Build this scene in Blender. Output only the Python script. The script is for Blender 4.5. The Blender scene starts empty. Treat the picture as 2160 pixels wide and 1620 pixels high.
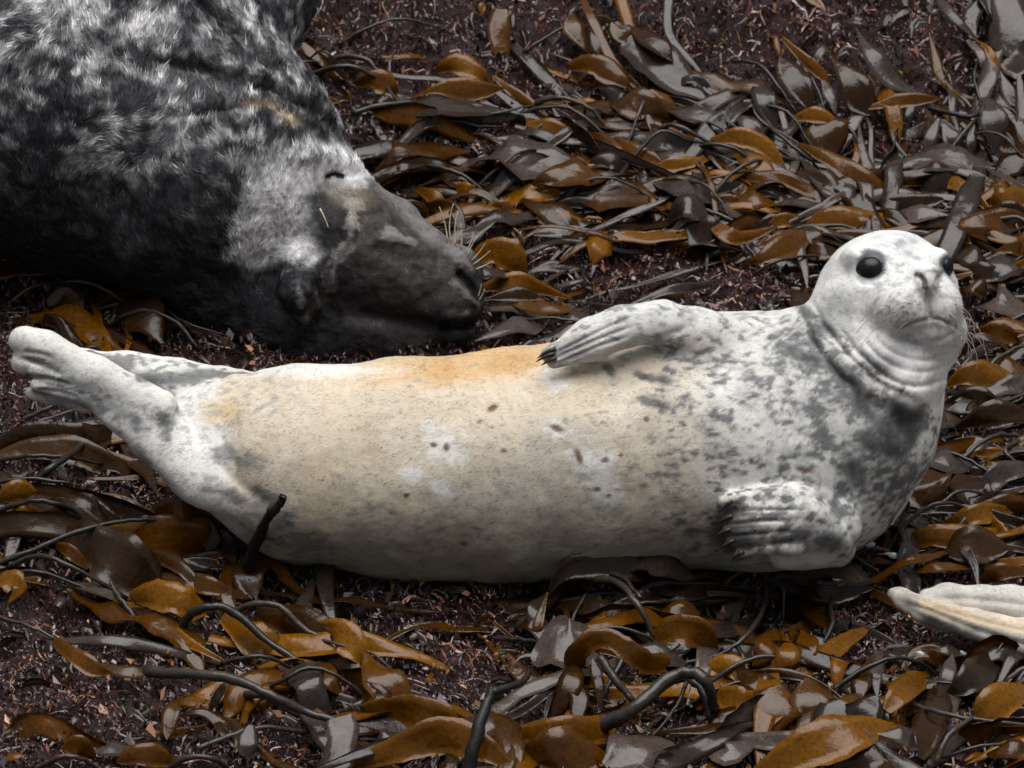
import bpy, bmesh, math, random, time
T0 = time.time()
def tick(s): print('TICK', s, round(time.time()-T0, 1))
import numpy as np
from mathutils import Vector, Matrix
from mathutils.bvhtree import BVHTree

# ------------------------------------------------------------------ camera, sky, sun
TH = math.radians(30.0)          # how far the lens looks down
D = 12.0                         # metres from the lens to the pale seal
MM = 0.001                       # one photo pixel is one millimetre at the pale seal
CT, ST = math.cos(TH), math.sin(TH)
# view-aligned axes (u right, v up, w towards the lens) written in world axes
M3 = np.array([[1, 0, 0], [0, ST, -CT], [0, CT, ST]], float)
def to_world(p): return np.asarray(p, float) @ M3.T
def to_view(p): return np.asarray(p, float) @ M3
scene = bpy.context.scene
cam_data = bpy.data.cameras.new('camera')
cam = bpy.data.objects.new('camera', cam_data)
scene.collection.objects.link(cam)
cam.location = Vector(to_world((0, 0, D)))
cam.rotation_euler = (math.pi/2 - TH, 0, 0)
cam_data.sensor_width = 36.0
cam_data.lens = 36.0*D/2.16
cam_data.clip_start = 0.5
cam_data.clip_end = 500
cam_data.dof.use_dof = True
cam_data.dof.focus_distance = D - 0.15
cam_data.dof.aperture_fstop = 9.0
scene.camera = cam

SUN_ELEV, SUN_AZ = math.radians(83), math.radians(4)     # azimuth from +Y (behind the seals), to the left
world = bpy.data.worlds.new('World'); scene.world = world; world.use_nodes = True
wn, wl = world.node_tree.nodes, world.node_tree.links
wn.clear()
sky = wn.new('ShaderNodeTexSky'); sky.sky_type = 'NISHITA'; sky.sun_disc = False
sky.sun_elevation = SUN_ELEV; sky.sun_rotation = SUN_AZ
sky.air_density = 1.0; sky.dust_density = 3.0; sky.ozone_density = 1.0
hs = wn.new('ShaderNodeHueSaturation'); hs.inputs['Saturation'].default_value = 0.22
bg = wn.new('ShaderNodeBackground'); bg.inputs['Strength'].default_value = 0.05*0.5
wo = wn.new('ShaderNodeOutputWorld')
wl.new(sky.outputs[0], hs.inputs['Color']); wl.new(hs.outputs[0], bg.inputs['Color']); wl.new(bg.outputs[0], wo.inputs[0])
sun_d = bpy.data.lights.new('sun', 'SUN'); sun = bpy.data.objects.new('sun', sun_d)
scene.collection.objects.link(sun)
sun_d.energy = 1.5; sun_d.angle = math.radians(62); sun_d.color = (1.0, 0.985, 0.96)
sdir = Vector((math.sin(SUN_AZ)*math.cos(SUN_ELEV), math.cos(SUN_AZ)*math.cos(SUN_ELEV), math.sin(SUN_ELEV)))
sun.rotation_euler = sdir.to_track_quat('Z', 'Y').to_euler()
scene.view_settings.view_transform = 'Standard'
scene.view_settings.look = 'None'
scene.view_settings.exposure = 1.4
scene.view_settings.gamma = 1.0
scene.view_settings.use_curve_mapping = False
scene.cycles.max_bounces = 6

rng = np.random.default_rng(7)
rnd = random.Random(11)

# ------------------------------------------------------------------ numpy noise
def _h(ix, iy, iz, s):
    n = (ix + iy + iz + np.uint32((s*974634777) & 0xffffffff))
    n = (n ^ (n >> np.uint32(13)))*np.uint32(1274126177)
    n = (n ^ (n >> np.uint32(15)))*np.uint32(2246822519)
    return ((n ^ (n >> np.uint32(16))) & np.uint32(0xffffff))*np.float32(1/0xffffff)
def vnoise(p, s=0):
    p = np.asarray(p, float)
    fl = np.floor(p); f = (p-fl).astype(np.float32)
    i = fl.astype(np.int64).astype(np.uint32)
    f = f*f*f*(f*(f*6-15)+10)
    K = (np.uint32(374761393), np.uint32(668265263), np.uint32(2147483647))
    x, y, z = i[:, 0]*K[0], i[:, 1]*K[1], i[:, 2]*K[2]
    out = 0
    for dx in (0, 1):
        wx = f[:, 0] if dx else 1-f[:, 0]
        for dy in (0, 1):
            wy = f[:, 1] if dy else 1-f[:, 1]
            for dz in (0, 1):
                wz = f[:, 2] if dz else 1-f[:, 2]
                out = out + wx*wy*wz*_h(x+K[0]*np.uint32(dx), y+K[1]*np.uint32(dy), z+K[2]*np.uint32(dz), s)
    return out
_ROT = np.array(Matrix.Rotation(0.9, 3, 'X') @ Matrix.Rotation(0.7, 3, 'Y') @ Matrix.Rotation(1.1, 3, 'Z'))
def fbm(p, s=0, o=4):
    a, t, tot = 0, 1.0, 0
    p = np.asarray(p, float)
    for k in range(o):
        p = (p @ _ROT)*(2.03 if k else 1.0) + 13.7*(k > 0)
        a = a + t*vnoise(p, s+k); tot += t; t *= 0.5
    return a/tot
def sstep(a, b, x):
    t = np.clip((x-a)/(b-a), 0, 1); return t*t*(3-2*t)

# ------------------------------------------------------------------ ground shape and pixel <-> place helpers
def ground_z(x, y):
    x = np.asarray(x, float); y = np.asarray(y, float)
    q = np.stack([np.ravel(x), np.ravel(y), np.zeros(x.size)], 1)
    n = (fbm(q*2.2, 41, 3)-0.5)*0.11 + (fbm(q*9, 47, 3)-0.5)*0.035
    z = -0.385 + n.reshape(x.shape)
    r = np.clip(y-1.15, 0, None)
    z = z + 0.38*r*r/(r+0.35)
    z = z + 0.05*np.exp(-((x+0.75)/0.35)**2 - ((y+0.1)/0.3)**2)
    return z
_GX, _GY = np.linspace(-4, 4, 401), np.linspace(-3, 6, 451)
_GZ = ground_z(*np.meshgrid(_GX, _GY, indexing='ij'))
_GL = _GZ.tolist()
def gz(x, y):
    fx = min(max((x+4)/0.02, 0), 399.999); fy = min(max((y+3)/0.02, 0), 449.999)
    i, j = int(fx), int(fy); fx -= i; fy -= j
    a, b = _GL[i], _GL[i+1]
    return (a[j]*(1-fy)+a[j+1]*fy)*(1-fx)+(b[j]*(1-fy)+b[j+1]*fy)*fx
def P(px, py, w):
    """view-space point seen at photo pixel (px, py), w metres in front of the pale seal's plane"""
    s = (D-w)/D
    return np.array([(px-1080)*MM*s, (810-py)*MM*s, w])
def S(w): return (D-w)/D*MM
def hit(px, py, h=0.0):
    """world point h metres above the ground seen at a pixel"""
    lo, hi = -7.0, 1.8
    ax, ay = (px-1080)*MM/D, (810-py)*MM/D
    def f(w):
        k = D-w; u, v = ax*k, ay*k
        return CT*v+ST*w - gz(u, ST*v-CT*w) - h
    # walk from the lens until under the ground
    w = hi; st = 0.1
    while w > lo and f(w) > 0: w -= st
    a, b = w, w+st
    for _ in range(18):
        m = 0.5*(a+b)
        if f(m) > 0: b = m
        else: a = m
    return to_world(P(px, py, b))
def to_px(pw):
    v = to_view(pw); s = D/(D-v[..., 2])
    return 1080 + v[..., 0]*s/MM, 810 - v[..., 1]*s/MM
def rest(px, py, r, f=0.97):
    """depth at which a ball of r pixels seen at a pixel lies on flat ground"""
    w = 0.0
    for _ in range(30):
        q = to_world(P(px, py, w)); base = -0.385
        e = q[2] - (base + r*S(w)*f)
        w -= e/ST*0.8
    return w

# ------------------------------------------------------------------ materials
def new_mat(name):
    m = bpy.data.materials.new(name); m.use_nodes = True
    nt = m.node_tree; nt.nodes.clear()
    out = nt.nodes.new('ShaderNodeOutputMaterial')
    b = nt.nodes.new('ShaderNodeBsdfPrincipled')
    nt.links.new(b.outputs[0], out.inputs[0])
    return m, nt, b, out
def ramp(nt, stops, interp='LINEAR'):
    r = nt.nodes.new('ShaderNodeValToRGB'); r.color_ramp.interpolation = interp
    e = r.color_ramp.elements
    while len(e) < len(stops): e.new(0.5)
    for k, (p, c) in enumerate(stops):
        e[k].position = p; e[k].color = (*c, 1)
    return r
def noise_node(nt, scale, detail=4, rough=0.55, vec=None, dist=0.0):
    n = nt.nodes.new('ShaderNodeTexNoise'); n.inputs['Scale'].default_value = scale
    n.inputs['Detail'].default_value = detail; n.inputs['Roughness'].default_value = rough
    n.inputs['Distortion'].default_value = dist
    if vec is not None: nt.links.new(vec, n.inputs['Vector'])
    return n
def bump(nt, h, strength, dist, b, chain=None):
    n = nt.nodes.new('ShaderNodeBump'); n.inputs['Strength'].default_value = strength
    n.inputs['Distance'].default_value = dist
    nt.links.new(h, n.inputs['Height'])
    if chain is not None: nt.links.new(chain, n.inputs['Normal'])
    nt.links.new(n.outputs[0], b.inputs['Normal']); return n.outputs[0]

def coat_material(name, rough, spec, bstr, sheen=0.0):
    m, nt, b, out = new_mat(name)
    a = nt.nodes.new('ShaderNodeVertexColor'); a.layer_name = 'coat'
    tc = nt.nodes.new('ShaderNodeTexCoord')
    mp = nt.nodes.new('ShaderNodeMapping'); mp.inputs['Scale'].default_value = (60, 260, 260)
    nt.links.new(tc.outputs['Object'], mp.inputs['Vector'])
    n = noise_node(nt, 1.0, 3, 0.6, mp.outputs[0])
    mr = nt.nodes.new('ShaderNodeMapRange'); mr.inputs['To Min'].default_value = 0.86; mr.inputs['To Max'].default_value = 1.10
    nt.links.new(n.outputs[0], mr.inputs['Value'])
    mx = nt.nodes.new('ShaderNodeVectorMath'); mx.operation = 'SCALE'
    nt.links.new(a.outputs['Color'], mx.inputs[0]); nt.links.new(mr.outputs[0], mx.inputs['Scale'])
    nt.links.new(mx.outputs[0], b.inputs['Base Color'])
    b.inputs['Roughness'].default_value = rough
    b.inputs['Specular IOR Level'].default_value = spec
    b.inputs['Sheen Weight'].default_value = sheen
    bump(nt, n.outputs[0], bstr, 0.002, b)
    return m
MAT = {}
MAT['pale_coat'] = coat_material('pale_coat', 0.75, 0.25, 0.12)
MAT['dark_coat'] = coat_material('dark_coat', 0.7, 0.2, 0.5)

def kelp_material(name, dark, mid, bright, rough, trans):
    m, nt, b, out = new_mat(name)
    oi = nt.nodes.new('ShaderNodeObjectInfo')
    tc = nt.nodes.new('ShaderNodeTexCoord')
    n = noise_node(nt, 9, 5, 0.6, tc.outputs['Object'], 0.8)
    ad = nt.nodes.new('ShaderNodeMath'); ad.operation = 'MULTIPLY_ADD'
    nt.links.new(oi.outputs['Random'], ad.inputs[0]); ad.inputs[1].default_value = 0.55
    s2 = nt.nodes.new('ShaderNodeMath'); s2.operation = 'MULTIPLY'; s2.inputs[1].default_value = 0.62
    nt.links.new(n.outputs[0], s2.inputs[0]); nt.links.new(s2.outputs[0], ad.inputs[2])
    r = ramp(nt, [(0.12, dark), (0.5, mid), (0.98, bright)])
    nt.links.new(ad.outputs[0], r.inputs[0])
    # small pale and dark flecks
    n2 = noise_node(nt, 120, 3, 0.7, tc.outputs['Object'])
    r2 = ramp(nt, [(0.30, (0.45, 0.42, 0.4)), (0.5, (1, 1, 1)), (0.72, (1.25, 1.2, 1.15))])
    nt.links.new(n2.outputs[0], r2.inputs[0])
    mx = nt.nodes.new('ShaderNodeMix'); mx.data_type = 'RGBA'; mx.blend_type = 'MULTIPLY'; mx.inputs[0].default_value = 0.8
    nt.links.new(r.outputs[0], mx.inputs[6]); nt.links.new(r2.outputs[0], mx.inputs[7])
    nt.links.new(mx.outputs[2], b.inputs['Base Color'])
    b.inputs['Roughness'].default_value = rough
    b.inputs['IOR'].default_value = 1.5
    b.inputs['Specular IOR Level'].default_value = 0.42
    n3 = noise_node(nt, 45, 3, 0.5, tc.outputs['Object'])
    bump(nt, n3.outputs[0], 0.5, 0.004, b)
    t = nt.nodes.new('ShaderNodeBsdfTranslucent')
    nt.links.new(mx.outputs[2], t.inputs['Color'])
    ms = nt.nodes.new('ShaderNodeMixShader'); ms.inputs[0].default_value = trans
    nt.links.new(b.outputs[0], ms.inputs[1]); nt.links.new(t.outputs[0], ms.inputs[2])
    nt.links.new(ms.outputs[0], out.inputs[0])
    return m
MAT['kelp'] = kelp_material('kelp_blade', (0.008, 0.004, 0.001), (0.030, 0.011, 0.001), (0.12, 0.042, 0.001), 0.20, 0.22)
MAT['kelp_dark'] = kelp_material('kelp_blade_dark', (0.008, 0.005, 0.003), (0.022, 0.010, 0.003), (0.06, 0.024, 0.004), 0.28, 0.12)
MAT['kelp_amber'] = kelp_material('kelp_blade_amber', (0.035, 0.012, 0.001), (0.125, 0.045, 0.001), (0.26, 0.102, 0.002), 0.22, 0.30)
MAT['kelp_sheen_grey'] = kelp_material('kelp_blade_sheen_grey', (0.014, 0.009, 0.007), (0.034, 0.024, 0.019), (0.085, 0.062, 0.052), 0.22, 0.12)  # grey sky sheen put into the blade's base colour
MAT['stipe'] = kelp_material('kelp_stipe', (0.010, 0.009, 0.008), (0.024, 0.020, 0.017), (0.06, 0.045, 0.035), 0.34, 0.0)
MAT['stipe_black'] = kelp_material('kelp_stipe_black', (0.006, 0.005, 0.005), (0.010, 0.008, 0.008), (0.016, 0.012, 0.01), 0.5, 0.0)

def rock_material():
    m, nt, b, out = new_mat('rock')
    tc = nt.nodes.new('ShaderNodeTexCoord')
    n = noise_node(nt, 7, 8, 0.7, tc.outputs['Object'], 0.6)
    r = ramp(nt, [(0.34, (0.006, 0.003, 0.003)), (0.46, (0.022, 0.007, 0.007)), (0.54, (0.05, 0.018, 0.017)), (0.62, (0.06, 0.05, 0.055)), (0.72, (0.18, 0.10, 0.08))])
    n2 = noise_node(nt, 110, 6, 0.8, tc.outputs['Object'])
    mixf = nt.nodes.new('ShaderNodeMath'); mixf.operation = 'MULTIPLY_ADD'; mixf.inputs[1].default_value = 0.6
    s2 = nt.nodes.new('ShaderNodeMath'); s2.operation = 'MULTIPLY'; s2.inputs[1].default_value = 0.42
    nt.links.new(n2.outputs[0], s2.inputs[0]); nt.links.new(n.outputs[0], mixf.inputs[0]); nt.links.new(s2.outputs[0], mixf.inputs[2])
    nt.links.new(mixf.outputs[0], r.inputs[0]); nt.links.new(r.outputs[0], b.inputs['Base Color'])
    b.inputs['Roughness'].default_value = 0.45
    bump(nt, n2.outputs[0], 0.9, 0.012, b)
    return m
MAT['rock'] = rock_material()
def attr_material(name, layer, rough, spec, trans=0.0):
    m, nt, b, out = new_mat(name)
    a = nt.nodes.new('ShaderNodeVertexColor'); a.layer_name = layer
    nt.links.new(a.outputs['Color'], b.inputs['Base Color'])
    b.inputs['Roughness'].default_value = rough; b.inputs['Specular IOR Level'].default_value = spec
    return m
MAT['turf'] = attr_material('red_seaweed', 'tint', 0.30, 0.6)
MAT['fur_pale'] = attr_material('fur_pale', 'coat', 0.7, 0.2)
MAT['fur_dark'] = attr_material('fur_dark', 'coat', 0.5, 0.35)
def plain(name, col, rough, spec=0.5, noise=None):
    m, nt, b, out = new_mat(name)
    b.inputs['Roughness'].default_value = rough; b.inputs['Specular IOR Level'].default_value = spec
    tc = nt.nodes.new('ShaderNodeTexCoord')
    n = noise_node(nt, noise or 90, 3, 0.6, tc.outputs['Object'])
    r = ramp(nt, [(0.3, tuple(c*0.8 for c in col)), (0.7, tuple(min(1, c*1.2) for c in col))])
    nt.links.new(n.outputs[0], r.inputs[0]); nt.links.new(r.outputs[0], b.inputs['Base Color'])
    return m
MAT['eye'] = plain('eyeball', (0.005, 0.006, 0.007), 0.33, 0.30)
MAT['whisker_pale'] = plain('whisker_pale', (0.62, 0.52, 0.38), 0.5)
MAT['whisker_grey'] = plain('whisker_grey', (0.30, 0.29, 0.26), 0.5)
MAT['claw'] = plain('claw', (0.035, 0.028, 0.026), 0.4)
MAT['shell'] = plain('shell', (0.62, 0.66, 0.70), 0.25)

# ------------------------------------------------------------------ object helpers
COL = scene.collection
def link(name, me, mat=None, parent=None):
    o = bpy.data.objects.new(name, me); COL.objects.link(o)
    if mat is not None: me.materials.append(mat)
    if parent is not None: o.parent = parent
    return o
def empty(name, loc, label, cat, group=None):
    o = bpy.data.objects.new(name, None); COL.objects.link(o)
    o.empty_display_size = 0.05; o.location = Vector(loc)
    o['label'] = label; o['category'] = cat
    if group: o['group'] = group
    return o
def mesh_np(name, verts, faces, smooth=True):
    """faces: (n,k) int array, all of one size"""
    me = bpy.data.meshes.new(name)
    verts = np.asarray(verts, np.float32); faces = np.asarray(faces, np.int32)
    nf, k = faces.shape
    me.vertices.add(len(verts)); me.vertices.foreach_set('co', verts.ravel())
    me.loops.add(nf*k); me.loops.foreach_set('vertex_index', faces.ravel())
    me.polygons.add(nf); me.polygons.foreach_set('loop_start', np.arange(0, nf*k, k, dtype=np.int32))
    me.polygons.foreach_set('use_smooth', np.full(nf, smooth))
    me.update(calc_edges=True); me.validate()
    return me
def set_vcol(me, name, cols):
    a = me.color_attributes.new(name, 'FLOAT_COLOR', 'POINT')
    c = np.ones((len(me.vertices), 4), np.float32); c[:, :3] = cols
    a.data.foreach_set('color', c.ravel())

# ------------------------------------------------------------------ the ground
def build_ground():
    xs = np.concatenate([np.linspace(-60, -3, 30, endpoint=False), np.linspace(-3, 3, 420), np.linspace(3.2, 60, 30)])
    ys = np.concatenate([np.linspace(-20, -1.8, 16, endpoint=False), np.linspace(-1.8, 4.4, 400), np.linspace(4.6, 60, 30)])
    X, Y = np.meshgrid(xs, ys, indexing='ij')
    Z = ground_z(X, Y)
    far = np.clip(np.maximum(np.abs(X)-3, np.maximum(Y-4.4, -1.8-Y)), 0, None)
    q = np.stack([X.ravel()*26, Y.ravel()*26, Z.ravel()*0], 1)
    near = np.exp(-far*3).ravel()
    Z = Z + ((fbm(q, 3, 4)-0.5)*0.050*near).reshape(X.shape)
    V = np.stack([X.ravel(), Y.ravel(), Z.ravel()], 1)
    nx, ny = X.shape
    I = np.arange(nx*ny).reshape(nx, ny)
    F = np.stack([I[:-1, :-1], I[1:, :-1], I[1:, 1:], I[:-1, 1:]], -1).reshape(-1, 4)
    o = link('rock_ground', mesh_np('rock_ground', V, F), MAT['rock'])
    o['kind'] = 'structure'; o['label'] = 'wet dark rock shore under the seals, covered in red seaweed'
build_ground()
tick('build_ground')

# small red seaweed tufts and crumbs covering the rock: nobody could count them
def build_turf():
    n = 290000
    # pick points so that the density is even in the picture
    y = rng.uniform(-1.15, 3.0, n); x = rng.uniform(-1.0, 1.0, n)*(1.22+0.06*y)
    z = ground_z(x, y)
    z = z+(fbm(np.stack([x, y, z*0], 1)*26, 3, 4)-0.5)*0.050+np.clip(fbm(np.stack([x, y, z*0], 1)*38, 12, 2)-0.42, 0, 1)*0.035
    q = np.stack([x, y, z*0], 1)
    patch = fbm(q*5.5, 5, 3)                       # species patches
    fine = rng.random(n)
    pal = np.array([[0.030, 0.008, 0.010], [0.075, 0.020, 0.020], [0.13, 0.035, 0.035], [0.30, 0.12, 0.10],
                    [0.42, 0.20, 0.13], [0.10, 0.065, 0.08], [0.24, 0.19, 0.21], [0.05, 0.03, 0.015]])
    idx = np.zeros(n, int)
    red = patch < 0.5
    pr = np.array([0.30, 0.20, 0.14, 0.13, 0.06, 0.08, 0.05, 0.06]); pg = np.array([0.28, 0.08, 0.05, 0.08, 0.08, 0.18, 0.17, 0.10])
    idx[red] = rng.choice(8, red.sum(), p=pr/pr.sum()); idx[~red] = rng.choice(8, (~red).sum(), p=pg/pg.sum())
    col = pal[idx]*np.array([0.90, 0.95, 0.87])*rng.uniform(0.2, 1.0, (n, 1))*(0.45+1.2*sstep(.35, .65, fbm(q*14, 8, 2)))[:, None]
    size = rng.uniform(0.0035, 0.0095, n)*(1+1.3*(fine > 0.93))
    # each tuft: a bent flake of two quads
    az = rng.uniform(0, 2*np.pi, n); up = rng.uniform(0.1, 1.4, n)
    d = np.stack([np.cos(az)*np.cos(up), np.sin(az)*np.cos(up), np.sin(up)], 1)
    s = np.stack([-np.sin(az), np.cos(az), rng.uniform(-.5, .5, n)], 1)
    s /= np.linalg.norm(s, axis=1, keepdims=True)
    wdt = size*rng.uniform(0.15, 0.65, n)
    base = np.stack([x, y, z+rng.uniform(-0.010, 0.016, n)+0.01*(patch-0.3)], 1)
    sw = s*wdt[:, None]; tip = base+d*size[:, None]*1.5
    V = np.stack([base-sw*.5, base+d*size[:, None]*.7+sw*rng.uniform(.4, 1.2, (n, 1)), tip, base+d*size[:, None]*.6-sw*rng.uniform(.4, 1.2, (n, 1))+np.array([0, 0, .002])], 1).reshape(-1, 3)
    F = np.arange(n*4).reshape(-1, 4)
    me = mesh_np('red_seaweed', V, F, smooth=False)
    set_vcol(me, 'tint', np.repeat(col, 4, 0))
    o = link('red_seaweed', me, MAT['turf']); o['kind'] = 'stuff'
    o['label'] = 'short maroon and pink seaweed turf matting the rock'; o['category'] = 'seaweed'
    # thin trailing threads of weed
    n = 5200
    x = rng.uniform(-1.4, 1.4, n); y = rng.uniform(-1.3, 3.3, n)
    V, F, C = [], [], []
    az = rng.uniform(0, 2*np.pi, n)
    K = 5
    pts = np.zeros((n, K, 3)); cx, cy = x.copy(), y.copy()
    ln = rng.uniform(0.012, 0.04, n)
    for j in range(K):
        pts[:, j, 0] = cx; pts[:, j, 1] = cy; pts[:, j, 2] = ground_z(cx, cy)+0.010+0.016*math.sin(math.pi*j/(K-1))*rng.random(n)
        az += rng.normal(0, 0.5, n); cx = cx+np.cos(az)*ln*.6; cy = cy+np.sin(az)*ln*.6
    wv = np.stack([-np.sin(az), np.cos(az), np.full(n, 0.4)], 1)*rng.uniform(0.001, 0.003, n)[:, None]
    V = np.stack([pts-wv[:, None], pts+wv[:, None]], 2).reshape(-1, 3)
    k = (np.arange(n)*K*2)[:, None, None]+(np.arange(K-1)*2)[None, :, None]
    F = (k+np.array([0, 1, 3, 2])[None, None]).reshape(-1, 4)
    cc = np.array([[0.25, 0.2, 0.19], [0.12, 0.04, 0.035], [0.3, 0.14, 0.08]])[rng.integers(0, 3, n)]*rng.uniform(.5, 1.3, (n, 1))
    me = mesh_np('thread_seaweed', V, F, smooth=False); set_vcol(me, 'tint', np.repeat(cc, K*2, 0))
    o = link('thread_seaweed', me, MAT['turf']); o['kind'] = 'stuff'
    o['label'] = 'thin trailing threads of red weed lying over the turf'; o['category'] = 'seaweed'
build_turf()
tick('build_turf')

# ------------------------------------------------------------------ seal bodies: one continuous surface each
class Body:
    def __init__(self): self.prims = []
    def cone(self, a, b, ra, rb, k=0.03, flat=None, op='+'):
        self.prims.append(('c', np.array(a), np.array(b), ra, rb, k, flat, op))
    def chain(self, pts, k=0.03, flat=None):
        """pts: (px, py, w, r_px)"""
        for (a, b) in zip(pts[:-1], pts[1:]):
            self.cone(P(*a[:3]), P(*b[:3]), a[3]*S(a[2]), b[3]*S(b[2]), k, flat)
    def ell(self, c, r, k=0.03, op='+'):
        self.prims.append(('e', np.array(c), np.array(r), None, None, k, None, op))
    @staticmethod
    def one(pr, p):
        t, a, b, ra, rb, k, flat, op = pr
        if t == 'e':
            q = p-a; k0 = np.linalg.norm(q/b, axis=-1); k1 = np.linalg.norm(q/(b*b), axis=-1)
            return k0*(k0-1)/np.maximum(k1, 1e-9)
        pa = p-a; ba = b-a
        h = np.clip((pa@ba)/max(ba@ba, 1e-12), 0, 1)
        q = pa-h[..., None]*ba
        if flat is not None:
            n, f = flat
            n = np.array(n, float); n /= np.linalg.norm(n)
            dn = q@n
            q = q + (dn*(1/f-1))[..., None]*n
            return (np.linalg.norm(q, axis=-1)-(ra+(rb-ra)*h))*(0.5+0.5*f)
        return np.linalg.norm(q, axis=-1)-(ra+(rb-ra)*h)
    def evaluate(self, p, prims=None):
        d = None
        for pr in (prims or self.prims):
            e = self.one(pr, p)
            k = pr[5]
            if d is None: d = e; continue
            if pr[7] == '+':
                hh = np.clip(0.5+0.5*(d-e)/k, 0, 1); d = d*(1-hh)+e*hh-k*hh*(1-hh)
            else:
                hh = np.clip(0.5-0.5*(d+e)/k, 0, 1); d = d*(1-hh)-e*hh+k*hh*(1-hh)
        return d
    def mesh(self, h=0.004, B=16):
        lo = np.full(3, 1e9); hi = -lo
        for pr in self.prims:
            r = pr[2] if pr[0] == 'e' else None
            pts = [(pr[1], r)] if pr[0] == 'e' else [(pr[1], pr[3]), (pr[2], pr[4])]
            for c, rr in pts: lo = np.minimum(lo, c-rr); hi = np.maximum(hi, c+rr)
        lo -= 0.03; hi += 0.03
        nb = np.ceil((hi-lo)/(h*B)).astype(int)
        N = nb*B+1
        G = np.full(N, 1.0, np.float32)
        bc = np.stack(np.meshgrid(*[np.arange(n) for n in nb], indexing='ij'), -1).reshape(-1, 3)
        cen = lo+(bc+0.5)*B*h
        dc = self.evaluate(cen)
        rad = B*h*0.9
        act = np.abs(dc) < rad*1.9
        per = np.stack([self.one(pr, cen) for pr in self.prims], 0)
        loc = np.stack(np.meshgrid(*[np.arange(B+1)]*3, indexing='ij'), -1)
        for bi in np.nonzero(~act)[0]:
            i, j, k = bc[bi]*B
            G[i:i+B+1, j:j+B+1, k:k+B+1] = np.sign(dc[bi])
        for bi in np.nonzero(act)[0]:
            i, j, k = bc[bi]*B
            mn = per[:, bi].min()
            pr = [q for q, v in zip(self.prims, per[:, bi]) if v < max(mn, 0)+rad*2+q[5]*2.0]
            if pr and pr[0][7] == '-': pr = [q for q in self.prims]
            pts = lo+(loc+np.array([i, j, k]))*h
            G[i:i+B+1, j:j+B+1, k:k+B+1] = self.evaluate(pts, pr)
        return surface_nets(G, lo, h)
def surface_nets(G, lo, h):
    s = G < 0
    n = np.array(G.shape)
    c = np.zeros(n-1, np.int8)
    for dx in (0, 1):
        for dy in (0, 1):
            for dz in (0, 1):
                c += s[dx:n[0]-1+dx, dy:n[1]-1+dy, dz:n[2]-1+dz]
    idx = np.argwhere((c > 0) & (c < 8))
    vid = np.full(n-1, -1, np.int32); vid[tuple(idx.T)] = np.arange(len(idx))
    acc = np.zeros((len(idx), 3)); cnt = np.zeros(len(idx))
    cor = [(a, b, d) for a in (0, 1) for b in (0, 1) for d in (0, 1)]
    for ca in cor:
        for ax in range(3):
            if ca[ax]: continue
            cb = list(ca); cb[ax] = 1
            ga = G[tuple((idx+ca).T)]; gb = G[tuple((idx+cb).T)]
            m = (ga < 0) != (gb < 0)
            t = np.where(m, ga/np.where(m, ga-gb, 1), 0)
            p = np.tile(np.array(ca, float), (len(idx), 1)); p[:, ax] += t
            acc[m] += p[m]; cnt[m] += 1
    V = lo+(idx+acc/cnt[:, None])*h
    F = []
    for ax in range(3):
        sl0 = [slice(None)]*3; sl1 = [slice(None)]*3
        sl0[ax] = slice(0, -1); sl1[ax] = slice(1, None)
        d = s[tuple(sl0)] != s[tuple(sl1)]
        e = np.argwhere(d)
        b1, b2 = [(1, 2), (2, 0), (0, 1)][ax]
        ok = (e[:, b1] > 0) & (e[:, b2] > 0) & (e[:, b1] < n[b1]-1) & (e[:, b2] < n[b2]-1)
        e = e[ok]
        ins = s[tuple(e.T)]
        def v(o1, o2):
            q = e.copy(); q[:, b1] -= o1; q[:, b2] -= o2; return vid[tuple(q.T)]
        quad = np.stack([v(1, 1), v(0, 1), v(0, 0), v(1, 0)], 1)
        quad[~ins] = quad[~ins][:, ::-1]
        F.append(quad)
    F = np.concatenate(F)
    F = F[(F >= 0).all(1)]
    return V, F
def vnormals(V, F):
    a = V[F[:, 2]]-V[F[:, 0]]; b = V[F[:, 3]]-V[F[:, 1]]
    fn = np.cross(a, b)
    N = np.stack([sum(np.bincount(F[:, k], fn[:, c], len(V)) for k in range(F.shape[1])) for c in range(3)], 1)
    return N/np.maximum(np.linalg.norm(N, axis=1, keepdims=True), 1e-12)
def relax(V, F, it=2, lam=0.5):
    for _ in range(it):
        c = sum(np.bincount(F[:, k], minlength=len(V)) for k in range(4))*2.0
        A = np.stack([sum(np.bincount(F[:, k], V[F[:, (k+1) % 4], q]+V[F[:, (k-1) % 4], q], len(V)) for k in range(4)) for q in range(3)], 1)
        V = V+(A/c[:, None]-V)*lam
    return V
def refine(V, F, sel):
    """split the chosen quads in four (bmesh), return quads/tris as a mesh-ready pair"""
    me = mesh_np('t', V, F); bm = bmesh.new(); bm.from_mesh(me); bm.faces.ensure_lookup_table()
    es = {e for i in np.nonzero(sel)[0] for e in bm.faces[int(i)].edges}
    bmesh.ops.subdivide_edges(bm, edges=list(es), cuts=1, use_grid_fill=True, smooth=0.0)
    bmesh.ops.triangulate(bm, faces=[f for f in bm.faces if len(f.verts) != 4])
    bm.to_mesh(me); bm.free()
    nv, nl, nf = len(me.vertices), len(me.loops), len(me.polygons)
    co = np.zeros(nv*3, np.float32); me.vertices.foreach_get('co', co); V2 = co.reshape(-1, 3).astype(float)
    li = np.zeros(nl, np.int32); me.loops.foreach_get('vertex_index', li)
    st = np.zeros(nf, np.int32); me.polygons.foreach_get('loop_start', st)
    ct = np.zeros(nf, np.int32); me.polygons.foreach_get('loop_total', ct)
    F2 = np.stack([li[st], li[st+1], li[st+2], np.where(ct == 4, li[np.minimum(st+3, nl-1)], li[st])], 1).astype(np.int64)
    bpy.data.meshes.remove(me); Q = True
    return V2, F2, Q
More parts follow.
